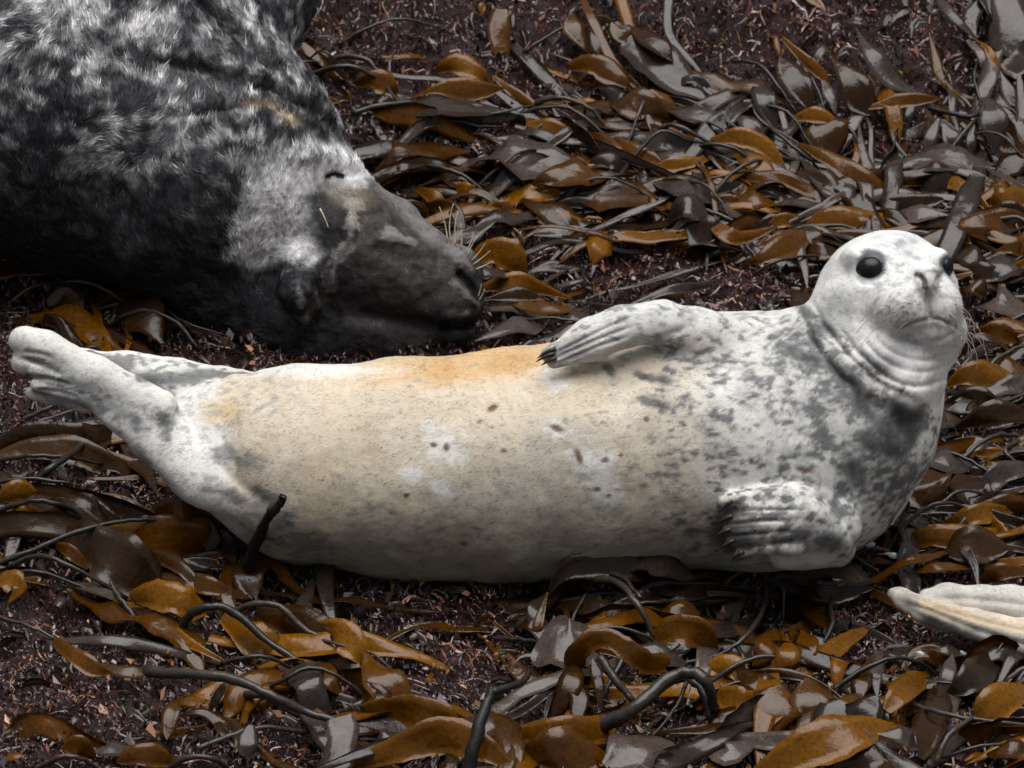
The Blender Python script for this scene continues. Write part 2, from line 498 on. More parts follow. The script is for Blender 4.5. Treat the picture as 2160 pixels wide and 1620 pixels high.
def px_of_view(V):
    s = D/(D-V[:, 2]); return 1080+V[:, 0]*s/MM, 810-V[:, 1]*s/MM
def poly_dist(x, y, pts):
    """distance to a polyline and the parameter (0..1) along it"""
    best = np.full(x.shape, 1e9); tt = np.zeros(x.shape)
    n = len(pts)-1
    for k in range(n):
        ax, ay = pts[k][:2]; bx, by = pts[k+1][:2]
        ux, uy = bx-ax, by-ay; L = ux*ux+uy*uy
        t = np.clip(((x-ax)*ux+(y-ay)*uy)/L, 0, 1)
        d = np.hypot(x-ax-t*ux, y-ay-t*uy)
        m = d < best; best[m] = d[m]; tt[m] = (k+t[m])/n
    return best, tt
def smooth_line(pts, m=6):
    pts = [np.array(p, float) for p in pts]
    if len(pts) < 3: return pts
    q = [2*pts[0]-pts[1]]+pts+[2*pts[-1]-pts[-2]]
    out = []
    for i in range(1, len(q)-2):
        for j in range(m):
            t = j/m
            out.append(0.5*((2*q[i])+(-q[i-1]+q[i+1])*t+(2*q[i-1]-5*q[i]+4*q[i+1]-q[i+2])*t*t+(-q[i-1]+3*q[i]-3*q[i+1]+q[i+2])*t**3))
    out.append(pts[-1]); return out
def strokes(V, N, lst):
    """press creases (positive depth, mm) or raise ridges (negative) along lines on the side that faces the viewer"""
    x, y = px_of_view(V)
    face = np.clip(N[:, 2]*2.5+0.3, 0, 1)
    disp = np.zeros(len(V))
    for pts, width, depth in lst:
        sl = smooth_line(pts); a = np.array([q[:2] for q in sl]); R = width*3
        i = np.nonzero((x > a[:, 0].min()-R) & (x < a[:, 0].max()+R) & (y > a[:, 1].min()-R) & (y < a[:, 1].max()+R))[0]
        d, t = poly_dist(x[i], y[i], sl)
        taper = np.clip(np.minimum(t, 1-t)*6+0.25, 0, 1)
        disp[i] -= depth*MM*np.exp(-(d/width)**2)*taper*face[i]
    return V+N*disp[:, None]

def finish_body(name, V, Q, F, paint, mat, parent, fur_mat, nfur, flen, fwid, flow, lift, origin, fur_ok=None, seed=1, fur_tone=None):
    """V in view space; makes the body mesh and its fur"""
    N = vnormals(V, F)
    x, y = px_of_view(V)
    cols = paint(x, y, V, N)
    Vw = to_world(V)-np.array(origin)
    if Q is None: me = mesh_np(name, Vw, F)
    else:
        me = bpy.data.meshes.new(name)
        cnt = np.where(F[:, 3] == F[:, 0], 3, 4)
        st = np.concatenate([[0], np.cumsum(cnt)[:-1]]).astype(np.int32)
        m4 = np.ones((len(F), 4), bool); m4[cnt == 3, 3] = False
        li = F[m4].astype(np.int32)
        me.vertices.add(len(Vw)); me.vertices.foreach_set('co', Vw.astype(np.float32).ravel())
        me.loops.add(len(li)); me.loops.foreach_set('vertex_index', li)
        me.polygons.add(len(F)); me.polygons.foreach_set('loop_start', st)
        me.polygons.foreach_set('use_smooth', np.full(len(F), True)); me.update(calc_edges=True)
    set_vcol(me, 'coat', cols)
    body = link(name, me, mat, parent)
    # ---- fur
    T1 = F[:, [0, 1, 2]]; T2 = F[:, [0, 2, 3]]
    T = np.concatenate([T1, T2]); T = T[(T[:, 0] != T[:, 1]) & (T[:, 1] != T[:, 2]) & (T[:, 0] != T[:, 2])]
    ar = np.linalg.norm(np.cross(V[T[:, 1]]-V[T[:, 0]], V[T[:, 2]]-V[T[:, 0]]), axis=1)
    r = np.random.default_rng(seed)
    cx, cy = px_of_view(V[T].mean(1))
    vis = (cx > -260) & (cx < 2420) & (cy > -200) & (cy < 1800)
    nz = N[T].mean(1)[:, 2]
    wgt = ar*np.where(vis, 1, 0.0)*np.where(nz > -0.35, 1, 0.12)
    pick = r.choice(len(T), nfur, p=wgt/wgt.sum())
    b = r.dirichlet((1, 1, 1), nfur)
    tri = T[pick]
    p = (V[tri]*b[..., None]).sum(1); n = (N[tri]*b[..., None]).sum(1)
    n /= np.linalg.norm(n, axis=1, keepdims=True)
    fx, fy = px_of_view(p)
    if fur_ok is not None:
        m = fur_ok(fx, fy); p, n, fx, fy = p[m], n[m], fx[m], fy[m]
    k = len(p)
    col = (cols[tri]*b[..., None]).sum(1)
    if fur_ok is not None: col = col[m]
    fl = flow(fx, fy, p)                                     # direction of the hair in view space
    fl = fl-(fl*n).sum(1, keepdims=True)*n
    fl /= np.maximum(np.linalg.norm(fl, axis=1, keepdims=True), 1e-6)
    cl = fbm(p*55, seed+3, 2)-0.5; cl2 = fbm(p*55, seed+9, 2)-0.5     # clumps lean together
    sd = np.cross(n, fl)
    jit = r.normal(0, 0.18, k)
    d = fl+sd*(cl*(2.0 if fur_tone is not None else 0.9)+jit)[:, None]+n*(lift*(1+cl2*2)+r.normal(0, lift*0.4, k))[:, None]
    d /= np.linalg.norm(d, axis=1, keepdims=True)
    L = flen*r.uniform(0.55, 1.3, k); W = fwid*r.uniform(0.6, 1.3, k)
    if fur_tone is not None:
        short = sstep(520, 640, fx)*sstep(330, 400, fy); L = L*(1-0.42*short)
        tuft = (r.random(k) < 0.16) & (short < .3); L = np.where(tuft, L*1.8, L); W = np.where(tuft, W*1.5, W)
        col = np.where(tuft[:, None], np.clip(col*1.3, 0, .6), col)
    sd2 = np.cross(n, d); sd2 /= np.linalg.norm(sd2, axis=1, keepdims=True)
    a1 = p-sd2*W[:, None]*.5-n*0.0006; a2 = p+sd2*W[:, None]*.5-n*0.0006; tip = p+d*L[:, None]
    if fur_tone is not None: col = col*fur_tone(r, k, p)[:, None]
    else: col = col*r.uniform(0.90, 1.10, (k, 1))
    FV = to_world(np.stack([a2, a1, tip], 1).reshape(-1, 3))-np.array(origin)
    fm = mesh_np('fur', FV, np.arange(k*3).reshape(-1, 3), smooth=True)
    set_vcol(fm, 'coat', np.repeat(np.clip(col, 0, 0.9), 3, 0))
    nw = to_world(np.repeat(n, 3, 0))
    jn = nw+np.repeat(r.normal(0, 0.16, (k, 3)), 3, 0); jn /= np.linalg.norm(jn, axis=1, keepdims=True)
    fm.normals_split_custom_set_from_vertices(jn.astype(np.float32))
    fo = link('fur', fm, fur_mat, parent); fo['kind'] = 'stuff'
    return body
def surf_fn(V, F):
    Vw = to_world(V)
    t = BVHTree.FromPolygons([Vector(v) for v in Vw], [list(f) for f in np.concatenate([F[:, [0, 1, 2]], F[:, [0, 2, 3]]]) if len(set(f)) == 3])
    o = Vector(to_world((0, 0, D)))
    def f(px, py):
        q = Vector(to_world(P(px, py, 0))); h = t.ray_cast(o, (q-o).normalized())
        return h
    return f
def tube(name, pts, radii, mat, parent=None, sides=6, origin=(0, 0, 0), flat=1.0):
    pts = [np.array(p, float) for p in pts]; n = len(pts)
    V, F = [], []
    up = np.array([0.13, -0.2, 0.97])
    for i, p in enumerate(pts):
        t = pts[min(i+1, n-1)]-pts[max(i-1, 0)]; t /= max(np.linalg.norm(t), 1e-9)
        a = np.cross(t, up); a /= max(np.linalg.norm(a), 1e-6); b = np.cross(a, t)
        r = radii[i] if hasattr(radii, '__len__') else radii
        for k in range(sides):
            an = 2*math.pi*k/sides; V.append(p+a*math.cos(an)*r+b*math.sin(an)*r*flat-np.array(origin))
    for i in range(n-1):
        for k in range(sides):
            k2 = (k+1) % sides; F.append((i*sides+k, i*sides+k2, (i+1)*sides+k2, (i+1)*sides+k))
    F.append(tuple(range(sides))[::-1]); F.append(tuple((n-1)*sides+k for k in range(sides)))
    me = bpy.data.meshes.new(name); me.from_pydata([tuple(v) for v in V], [], F)
    me.polygons.foreach_set('use_smooth', np.full(len(F), True)); me.update()
    return link(name, me, mat, parent)
def mixc(c, col, m): return c+(np.array(col)-c)*np.clip(m, 0, 1)[:, None]
def spot(c, x, y, col, bx, by, rx, ry, ang, soft, nz, amt):
    R = max(rx, ry)*(1+soft)*1.6
    i = np.nonzero((np.abs(x-bx) < R) & (np.abs(y-by) < R))[0]
    if len(i):
        b = blob(x[i], y[i], bx, by, rx, ry, ang, soft, None if nz is None else nz[i])*amt
        c[i] = c[i]+(np.array(col)-c[i])*b[:, None]
    return c
def blob(x, y, cx, cy, rx, ry, ang=0, soft=0.35, nz=None):
    a = math.radians(ang); dx, dy = x-cx, y-cy
    u = (dx*math.cos(a)+dy*math.sin(a))/rx; v = (-dx*math.sin(a)+dy*math.cos(a))/ry
    d = np.hypot(u, v)
    if nz is not None: d = d+nz
    return 1-sstep(1-soft, 1+soft, d)

# ================================================================== THE PALE SEAL
def pale_seal():
    B = Body()
    B.chain([(470, 932, -0.03, 138), (640, 977, -0.01, 200), (850, 988, 0.0, 226), (1050, 986, 0.0, 238), (1250, 966, 0.0, 240),
             (1450, 934, 0.0, 254), (1600, 932, 0.0, 262), (1690, 925, 0.0, 255)], k=0.05)
    B.chain([(1690, 925, 0.0, 250), (1775, 850, 0.03, 212), (1858, 725, 0.06, 146)], k=0.05)
    # head
    w0 = 0.09
    B.ell(P(1868, 630, w0), np.array([0.146, 0.143, 0.15]), 0.04)
    B.ell(P(1900, 615, w0+0.03), np.array([0.110, 0.105, 0.12]), 0.03)
    B.ell(P(1984, 700, w0+0.075), np.array([0.050, 0.052, 0.060]), 0.03)
    B.cone(P(1885, 645, w0+0.05), P(1945, 655, w0+0.115), 0.105, 0.072, 0.04)
    B.ell(P(1903, 649, w0+0.152), np.array([0.064, 0.056, 0.052]), 0.014)
    B.ell(P(1986, 643, w0+0.128), np.array([0.048, 0.052, 0.050]), 0.018)
    B.cone(P(1935, 560, w0+0.100), P(1957, 600, w0+0.182), 0.034, 0.022, 0.02)
    B.ell(P(1950, 708, w0+0.118), np.array([0.062, 0.036, 0.050]), 0.018)
    B.ell(P(1800, 650, w0+0.05), np.array([0.085, 0.085, 0.08]), 0.03)
    B.ell(P(1815, 540, w0+0.092), np.array([0.040, 0.024, 0.034]), 0.025)     # brow
    B.ell(P(1984, 545, w0+0.070), np.array([0.024, 0.020, 0.034]), 0.025)
    B.ell(P(1837, 566, w0+0.150), np.array([0.030, 0.026, 0.022]), 0.012, '-')
    B.ell(P(2006, 560, w0+0.105), np.array([0.014, 0.017, 0.020]), 0.010, '-')
    # double chin and neck rolls
    B.chain([(1740, 700, 0.13, 62), (1810, 775, 0.19, 62), (1900, 812, 0.20, 60), (1948, 800, 0.13, 46)], k=0.03)
    B.chain([(1790, 690, 0.17, 46), (1860, 745, 0.22, 46), (1930, 768, 0.20, 38), (1982, 742, 0.13, 32)], k=0.022)
    # near hind flipper, raised
    nf = (0.35, 0.55, 0.75)
    B.chain([(560, 1020, 0.06, 118), (445, 985, 0.08, 92), (350, 925, 0.08, 64), (270, 862, 0.08, 56), (180, 800, 0.08, 52), (95, 752, 0.08, 46)], k=0.03, flat=(nf, 0.62))
    B.chain([(330, 865, 0.09, 44), (200, 790, 0.10, 38), (100, 738, 0.10, 34), (52, 718, 0.10, 31)], k=0.02)
    B.chain([(170, 800, 0.09, 34), (100, 765, 0.09, 30), (62, 752, 0.10, 24), (45, 765, 0.10, 20)], k=0.012)
    B.chain([(170, 800, 0.08, 30), (105, 790, 0.10, 18), (78, 778, 0.112, 15)], k=0.008)
    B.chain([(160, 830, 0.09, 22), (110, 815, 0.10, 15), (80, 812, 0.11, 13)], k=0.008)
    B.chain([(180, 850, 0.07, 26), (110, 836, 0.08, 16), (66, 828, 0.09, 10)], k=0.010)
    B.chain([(560, 1060, 0.05, 70), (420, 1000, 0.05, 58), (320, 925, 0.06, 40)], k=0.03)
    # far hind flipper and tail lobe
    B.chain([(600, 850, -0.06, 76), (480, 820, -0.08, 52), (370, 796, -0.10, 44), (260, 772, -0.12, 34), (160, 748, -0.13, 20)], k=0.02, flat=((0.1, 0.6, 0.8), 0.6))
    B.chain([(600, 850, 0.00, 70), (500, 832, -0.01, 34), (430, 846, -0.01, 16), (385, 853, -0.01, 9)], k=0.02)
    # upper fore flipper lying on the flank
    ff = (0.05, 0.45, 0.9)
    B.chain([(1560, 735, 0.12, 70), (1470, 700, 0.16, 52), (1395, 678, 0.18, 47), (1310, 692, 0.19, 47), (1250, 714, 0.19, 47), (1215, 730, 0.19, 36)], k=0.022, flat=(ff, 0.75))
    for (x1, y1, x2, y2, r1, r2) in [(1218, 706, 1146, 741, 14, 6), (1214, 721, 1148, 749, 14, 8), (1212, 737, 1152, 757, 16, 10), (1214, 750, 1166, 765, 17, 13)]:
        B.chain([(x1+50, y1-10, 0.195, r1+6), (x1, y1, 0.20, r1), (x2, y2, 0.195, r2)], k=0.007)
    # lower fore flipper folded under the chest
    B.chain([(1760, 1110, 0.20, 62), (1680, 1090, 0.235, 64), (1610, 1095, 0.245, 62), (1580, 1112, 0.245, 54)], k=0.022)
    B.chain([(1760, 1150, 0.16, 48), (1660, 1160, 0.205, 42)], k=0.02)
    for (x1, y1, x2, y2, r1, r2) in [(1610, 1050, 1532, 1056, 26, 19), (1600, 1078, 1538, 1090, 20, 12), (1602, 1102, 1534, 1118, 20, 12),
                                     (1608, 1126, 1542, 1142, 20, 12), (1620, 1150, 1562, 1166, 20, 12)]:
        B.chain([(x1+50, y1, 0.262, r1+6), (x1, y1, 0.268, r1), (x2, y2, 0.262, r2)], k=0.007)
    V, F = B.mesh(0.0042)
    V = relax(V, F, 2, 0.5)
    x, y = px_of_view(V)
    cx, cy = x[F].mean(1), y[F].mean(1); wz = V[F][:, :, 2].mean(1)
    sel = ((cx > 1690) & (cy < 830) & (wz > 0.02)) | ((cx > 1490) & (cx < 1700) & (cy > 1010) & (cy < 1200) & (wz > 0.15)) | ((cx > 1130) & (cx < 1330) & (cy > 660) & (cy < 790) & (wz > 0.1)) | ((cx < 200) & (wz > 0.0))
    V, F, Q = refine(V, F, sel)
    V = relax(V, F, 1, 0.4)
    N = vnormals(V, F)
    # soft folds of the hide
    n1 = fbm(V*np.array([9, 5, 9]), 21, 3)-0.5; n2 = fbm(V*30, 23, 3)-0.5
    V = V+N*(n1*0.016+n2*0.004)[:, None]
    N = vnormals(V, F)
    L = [
        # mouth, philtrum, nostrils
        ([(1878, 700), (1893, 695), (1916, 684), (1947, 675), (1976, 672), (2004, 683), (2018, 690)], 4.0, 6),
        ([(1842, 692), (1885, 712), (1937, 725), (1989, 717), (2018, 697)], 7, 5),
        ([(1955, 606), (1958, 640), (1966, 672)], 5, 9),
        ([(1936, 582), (1944, 585), (1949, 592), (1951, 604)], 5.5, 10),
        ([(1984, 580), (1979, 590), (1978, 603)], 4.5, 7),
        # lines from eye to cheek and around the muzzle
        ([(1892, 588), (1868, 608), (1846, 640), (1836, 680), (1850, 715)], 8, 3.5),
        ([(1912, 594), (1882, 606), (1864, 632), (1858, 668), (1876, 697)], 6, 7.5),
        ([(1968, 604), (1980, 625), (1988, 655), (1990, 672)], 4.5, 3),
        ([(1928, 574), (1960, 568), (1992, 572)], 6, -4.5), ([(1890, 640), (1925, 645)], 18, -4),
        ([(1805, 585), (1820, 598), (1850, 600)], 6, 3),
        ([(1805, 548), (1822, 533), (1850, 530), (1868, 545)], 6, -3),
        ([(1868, 545), (1880, 560), (1905, 570)], 6, 2.5),
        # chin rolls
        ([(1835, 690), (1860, 725), (1905, 752), (1960, 760), (2010, 742), (2030, 700)], 7, 4.5),
        ([(1820, 712), (1850, 748), (1900, 777), (1955, 784), (2005, 768)], 6, 3.5),
        ([(1770, 690), (1810, 745), (1870, 795), (1935, 815), (2000, 800)], 7, 6),
        ([(1715, 640), (1740, 690), (1790, 750), (1850, 805), (1930, 845)], 8, 6),
        ([(1700, 655), (1725, 710), (1780, 780), (1850, 830), (1900, 850)], 10, -4),
        ([(1690, 665), (1720, 730), (1790, 815), (1870, 870)], 10, 6),
        # flank folds
        ([(1710, 1040), (1755, 1060), (1790, 1110), (1800, 1150)], 9, 7),
        ([(1450, 690), (1400, 712), (1330, 730), (1260, 765)], 8, 5),
        ([(1480, 700), (1500, 720), (1500, 745)], 9, 4),
        ([(1290, 815), (1420, 790), (1560, 770)], 30, 5),
        ([(430, 905), (470, 990), (560, 1060), (600, 1060)], 12, 6),
        ([(365, 862), (410, 900), (425, 950)], 8, 5),
        ([(366, 848), (420, 818), (500, 793), (580, 781)], 7, 8), ([(390, 842), (450, 820), (520, 803)], 8, -5),
        ([(770, 772), (850, 790), (950, 780), (1060, 790)], 16, 3),
        # fingers
        ([(1330, 668), (1260, 700), (1170, 745)], 4, 4), ([(1330, 690), (1260, 716), (1170, 754)], 4, 4), ([(1320, 712), (1255, 734), (1180, 765)], 4, 3.5),
        ([(1680, 1075), (1610, 1074), (1535, 1078)], 4.5, 5), ([(1670, 1098), (1600, 1100), (1535, 1106)], 4.5, 5),
        ([(1670, 1120), (1605, 1126), (1540, 1132)], 4.5, 5), ([(1680, 1142), (1610, 1150), (1555, 1156)], 4.5, 5),
        ([(130, 790), (90, 770), (50, 758)], 6, 8), ([(150, 812), (110, 800), (76, 796)], 4, 6), ([(160, 838), (120, 826), (80, 822)], 4, 6),
        ([(48, 742), (80, 745), (110, 755)], 5, 6),
    ]
    V = strokes(V, N, L)
    rg = np.random.default_rng(5)
    spots = [(rg.uniform(1380, 1980), rg.uniform(690, 1130)) for _ in range(0)]
    def paint(x, y, p, n):
        k = len(x)
        c = np.tile(np.array([0.73, 0.715, 0.68]), (k, 1))
        nA = fbm(p*18, 61, 4); nB = fbm(p*np.array([62, 95, 62])+0.8*(fbm(p*40, 69, 2)-.5)[:, None], 63, 3); nC = fbm(p*7, 65, 3); nD = fbm(p*120, 67, 2)
        # cream body
        edge = 440+60*(nC-0.5)+(y-850)*0.22
        cream = sstep(edge, edge+50, x)*(1-sstep(1330, 1650, x+(y-950)*-0.25+260*(nC-0.5)))*sstep(748, 800, y+60*(nA-.5)+np.clip(x-800, 0, 400)*0.15+20)
        c = mixc(c, (0.63, 0.525, 0.385), cream*(0.80+0.5*(nA-0.5)))
        # orange stain along the upper flank
        st = blob(x, y, 1000, 762, 230, 42, -6, 0.6, (nA-0.5)*0.8)
        c = mixc(c, (0.60, 0.385, 0.17), st*0.80)
        c = mixc(c, (0.50, 0.29, 0.11), blob(x, y, 1085, 760, 60, 22, -10, 0.6, (nA-.5))*0.5+blob(x, y, 935, 785, 30, 24, 20, 0.6, (nA-.5))*0.5)
        c = mixc(c, (0.60, 0.45, 0.24), blob(x, y, 470, 868, 40, 26, 0, 0.7, (nA-.5)*.8)*0.7)
        # grey belly patch and a darker band along the lower belly
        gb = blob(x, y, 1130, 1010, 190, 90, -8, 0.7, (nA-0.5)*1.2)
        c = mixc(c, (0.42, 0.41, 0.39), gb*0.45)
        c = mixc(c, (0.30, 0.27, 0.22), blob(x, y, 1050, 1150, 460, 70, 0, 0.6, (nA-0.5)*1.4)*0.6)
        sp = sstep(0.60, 0.70, nB)*sstep(960, 1120, y)*cream
        c = mixc(c, (0.22, 0.20, 0.17), sp*0.35)
        # mottled shoulder and chest
        dens = sstep(1180, 1560, x+0.15*(900-y))*(1-sstep(1950, 2060, x))*sstep(640, 700, y)*(1-sstep(1130, 1230, y))
        head = (1-sstep(-12, 12, (y-640)-(x-1700)*0.82))*(x > 1640)
        dens = dens*(1-head)
        core = blob(x, y, 1740, 820, 190, 90, 42, 0.8, (nA-.5))
        th = 0.62-0.09*dens-0.06*core
        m = sstep(th-0.09, th+0.12, nB*0.60+nA*0.40)*np.clip(dens*1.5, 0, 1)
        c = mixc(c, (0.45, 0.445, 0.43), dens*0.50*sstep(.4, .6, nA))
        c = mixc(c, (0.095, 0.10, 0.108), m*0.88)
        c = mixc(c, (0.30, 0.30, 0.30), core*0.22)
        # firm dark blotches
        for (bx, by, rx, ry, an) in [(1905, 885, 42, 16, 70), (1876, 925, 50, 20, 60), (1930, 900, 14, 40, 20), (1905, 880, 34, 18, 0), (1885, 950, 28, 12, 10), (1835, 930, 26, 14, 40),
                                     (1765, 780, 30, 13, 40), (1800, 800, 24, 11, 35), (1820, 855, 34, 14, 50), (1700, 655, 34, 13, 40), (1748, 690, 26, 11, 45),
                                     (1810, 1005, 16, 28, -30), (1795, 985, 10, 14, 0), (1860, 775, 30, 10, 35), (1830, 745, 22, 8, 40), (1975, 775, 14, 7, 0),
                                     (1450, 672, 18, 16, 0), (1425, 690, 14, 8, 0), (1720, 720, 16, 8, 40), (1680, 745, 26, 12, 30), (1715, 760, 20, 12, 20), (1660, 1140, 14, 8, 0),
                                     (1350, 790, 18, 9, 30), (1390, 800, 28, 9, 10), (1285, 780, 20, 9, 50), (1380, 850, 34, 9, 15), (1745, 1140, 34, 16, 10), (1690, 1130, 26, 16, -20), (1550, 1120, 40, 45, 0)]:
            c = spot(c, x, y, (0.060, 0.064, 0.072), bx, by, rx, ry, an, 0.5, (nB-.5)*1.6, 0.80)
        # loose freckles
        c = mixc(c, (0.22, 0.215, 0.21), sstep(0.70, 0.76, nB)*(1-head)*sstep(600, 900, x)*0.5)
        # head
        c = mixc(c, (0.74, 0.735, 0.725), head)
        c = mixc(c, (0.50, 0.50, 0.50), head*sstep(0.50, 0.66, nA)*0.5)
        c = mixc(c, (0.60, 0.59, 0.565), blob(x, y, 1935, 655, 105, 70, 5, 0.5)*0.5*head)
        c = mixc(c, (0.48, 0.47, 0.45), head*blob(x, y, 1950, 712, 60, 22, 0, 0.6)*0.4)
        c = mixc(c, (0.33, 0.33, 0.33), head*sstep(0.60, 0.70, nB)*blob(x, y, 1940, 620, 120, 130, 0, 0.6)*0.6)
        for (bx, by) in [(1905, 512), (1925, 508), (1895, 516), (1935, 545), (1918, 535), (1990, 512), (1975, 500)]:
            c = spot(c, x, y, (0.30, 0.30, 0.32), bx, by, 10, 6, 20, 0.6, (nB-.5)*1.5, 0.7)
        for r_ in range(5):                                                        # whisker pits
            for q_ in range(6):
                c = spot(c, x, y, (0.22, 0.215, 0.21), 1878+q_*15+r_*5+9*math.sin(q_*7+r_*3), 626+r_*13+q_*1.5+7*math.sin(q_*5+r_*11), 3.2, 2.8, 0, 0.8, None, 0.6)
        c = mixc(c, (0.07, 0.072, 0.078), blob(x, y, 1838, 562, 33, 29, -30, 0.22)*1.0)
        c = mixc(c, (0.16, 0.17, 0.19), blob(x, y, 1845, 538, 26, 11, 15, 0.4)*0.95)
        c = mixc(c, (0.12, 0.12, 0.125), blob(x, y, 2002, 556, 22, 24, 20, 0.3)*1.0)
        c = mixc(c, (0.28, 0.28, 0.29), blob(x, y, 1792, 567, 10, 14, 0, 0.7)*0.7)
        d, t = poly_dist(x, y, [(1934, 580), (1944, 583), (1950, 592), (1951, 606)])
        c = mixc(c, (0.05, 0.05, 0.05), (1-sstep(3, 9, d)))
        c = mixc(c, (0.30, 0.295, 0.28), head*blob(x, y, 1965, 585, 22, 14, 0, 0.5)*0.5)
        c = mixc(c, (0.42, 0.41, 0.39), head*blob(x, y, 1965, 635, 16, 45, 0, 0.5)*0.5)
        d, t = poly_dist(x, y, [(1936, 578), (1960, 571), (1986, 575)]); c = mixc(c, (0.22, 0.22, 0.22), (1-sstep(1, 4, d))*0.6)
        d, t = poly_dist(x, y, [(1985, 578), (1979, 590), (1978, 605)])
        c = mixc(c, (0.25, 0.25, 0.24), (1-sstep(2, 6, d)))
        d, t = poly_dist(x, y, [(1895, 692), (1916, 685), (1947, 676), (1976, 673), (2002, 680)])
        c = mixc(c, (0.27, 0.235, 0.19), (1-sstep(1.5, 5.5, d))*0.8)
        # old scars with brown centres
        for (sx, sy, r1) in [(935, 945, 40), (1175, 905, 26), (1235, 970, 30), (1270, 968, 26), (1262, 1020, 32), (1285, 1045, 26), (868, 1000, 24), (935, 1025, 20), (905, 900, 20), (1170, 805, 24), (1585, 975, 20), (1690, 988, 22)]:
            c = spot(c, x, y, (0.74, 0.73, 0.70), sx, sy, r1, r1*0.75, 15, 0.5, (nB-.5)*2.2+(nD-.5)*1.0, 0.9)
        for (sx, sy, rx, ry, an) in [(942, 943, 6, 8, 10), (915, 938, 7, 5, 0), (1175, 903, 13, 6, 20), (1221, 963, 6, 15, -20), (1278, 970, 6, 5, 0), (1260, 1032, 8, 5, 0), (1285, 1046, 5, 4, 0),
                                     (1063, 950, 7, 4, 20), (1040, 860, 11, 6, -30), (1012, 890, 3, 3, 0), (1364, 884, 6, 5, 0), (1585, 972, 5, 6, 0), (1695, 990, 16, 6, 10), (858, 1045, 6, 5, 0), (980, 1147, 7, 5, 0), (1310, 960, 4, 4, 0)]:
            c = spot(c, x, y, (0.14, 0.08, 0.045), sx, sy, rx*1.15, ry*1.15, an, 0.45, None, 0.95)
        # hind end mottling, plus shade painted between toes and flippers
        rear = 1-sstep(560, 680, x)
        c = mixc(c, (0.10, 0.10, 0.10), blob(x, y, 72, 752, 46, 13, 12, 0.5, (nB-.5))*0.75+blob(x, y, 95, 800, 40, 10, 15, 0.5, (nB-.5))*0.7+blob(x, y, 85, 826, 26, 8, 0, 0.5, (nB-.5))*0.6)  # shade in the toe hollows, painted dark
        c = mixc(c, (0.70, 0.69, 0.66), blob(x, y, 130, 735, 120, 36, 33, 0.5)*0.7)
        for (bx, by, rx, ry, an) in [(250, 868, 60, 16, 33), (160, 812, 50, 14, 22), (290, 895, 26, 14, 40), (475, 960, 34, 16, 0), (525, 975, 30, 20, 10), (500, 1050, 36, 16, 25), (560, 1075, 44, 26, 20), (440, 1030, 20, 8, 0),
                                     (120, 845, 40, 12, 15), (200, 855, 40, 14, 25), (350, 910, 14, 26, 0), (300, 960, 26, 12, 60), (345, 890, 26, 12, 70), (590, 1110, 30, 22, 0), (360, 798, 70, 10, 5), (420, 792, 30, 10, 0), (460, 782, 24, 10, 0), (330, 800, 44, 10, 0),
                                     (640, 1150, 60, 24, 15), (545, 1035, 16, 12, 0)]:
            c = spot(c, x, y, (0.13, 0.135, 0.14), bx, by, rx, ry, an, 0.6, (nB-.5)*2.4, 0.72)
        c = mixc(c, (0.76, 0.75, 0.72), blob(x, y, 610, 775, 190, 20, 1, 0.5, (nA-.5))*0.9)
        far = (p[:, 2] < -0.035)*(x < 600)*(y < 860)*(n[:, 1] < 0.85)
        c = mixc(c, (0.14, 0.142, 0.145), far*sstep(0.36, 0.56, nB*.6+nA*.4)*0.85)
        d, t = poly_dist(x, y, [(150, 724), (237, 772), (326, 828), (364, 846)]); c = mixc(c, (0.10, 0.10, 0.10), far*(1-sstep(4, 18, d))*0.7)  # shade of the gap between the two flippers, painted as a dark line
        c = mixc(c, (0.27, 0.27, 0.28), rear*sstep(0.56, 0.68, nB)*0.5*(1-blob(x, y, 150, 740, 150, 40, 32, .5)))
        c = mixc(c, (0.30, 0.31, 0.34), blob(x, y, 1300, 690, 80, 16, -20, 0.6, (nB-.5)*1.8)*0.75+blob(x, y, 1220, 715, 50, 10, -22, 0.6, (nB-.5)*1.5)*0.7)
        arm = blob(x, y, 1300, 695, 190, 62, -17, 0.25)*(p[:, 2] > 0.14)
        c = mixc(c, (0.66, 0.65, 0.63), arm*0.8)
        c = mixc(c, (0.20, 0.21, 0.23), arm*sstep(0.50, 0.60, nB*.5+nA*.5)*0.75)
        for ln in ([(1330, 668), (1260, 700), (1170, 745)], [(1330, 690), (1260, 716), (1170, 754)], [(1320, 712), (1255, 734), (1180, 765)]):
            d, t = poly_dist(x, y, ln); c = mixc(c, (0.16, 0.16, 0.17), (1-sstep(2, 7, d))*sstep(0.35, 0.8, t)*0.8)  # finger grooves darkened in colour, as shade
        c = mixc(c, (0.05, 0.045, 0.04), blob(x, y, 1530, 1105, 24, 52, 10, 0.5, (nB-.5)*1.5)*0.75*(1-blob(x, y, 1535, 1050, 28, 18, 0, .3)))
        for yy in (1078, 1104, 1130, 1154):
            d, t = poly_dist(x, y, [(1620, yy), (1530, yy+6)]); c = mixc(c, (0.07, 0.06, 0.05), (1-sstep(3, 9, d))*sstep(0.1, .6, t)*0.8)  # shade painted into the gaps between the digits
        # underside shade painted into the coat colour, then a slight tonal drift
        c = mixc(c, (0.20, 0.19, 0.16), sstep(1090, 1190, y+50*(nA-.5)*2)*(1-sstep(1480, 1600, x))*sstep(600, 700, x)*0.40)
        c = c*(0.90+0.2*nC)[:, None]
        return np.clip(c, 0.01, 0.82)
    base = to_world(P(1150, 985, 0)); base[2] = -0.385
    root = empty('seal', base, 'pale cream and white seal lying on its side with head raised, facing the viewer', 'seal')
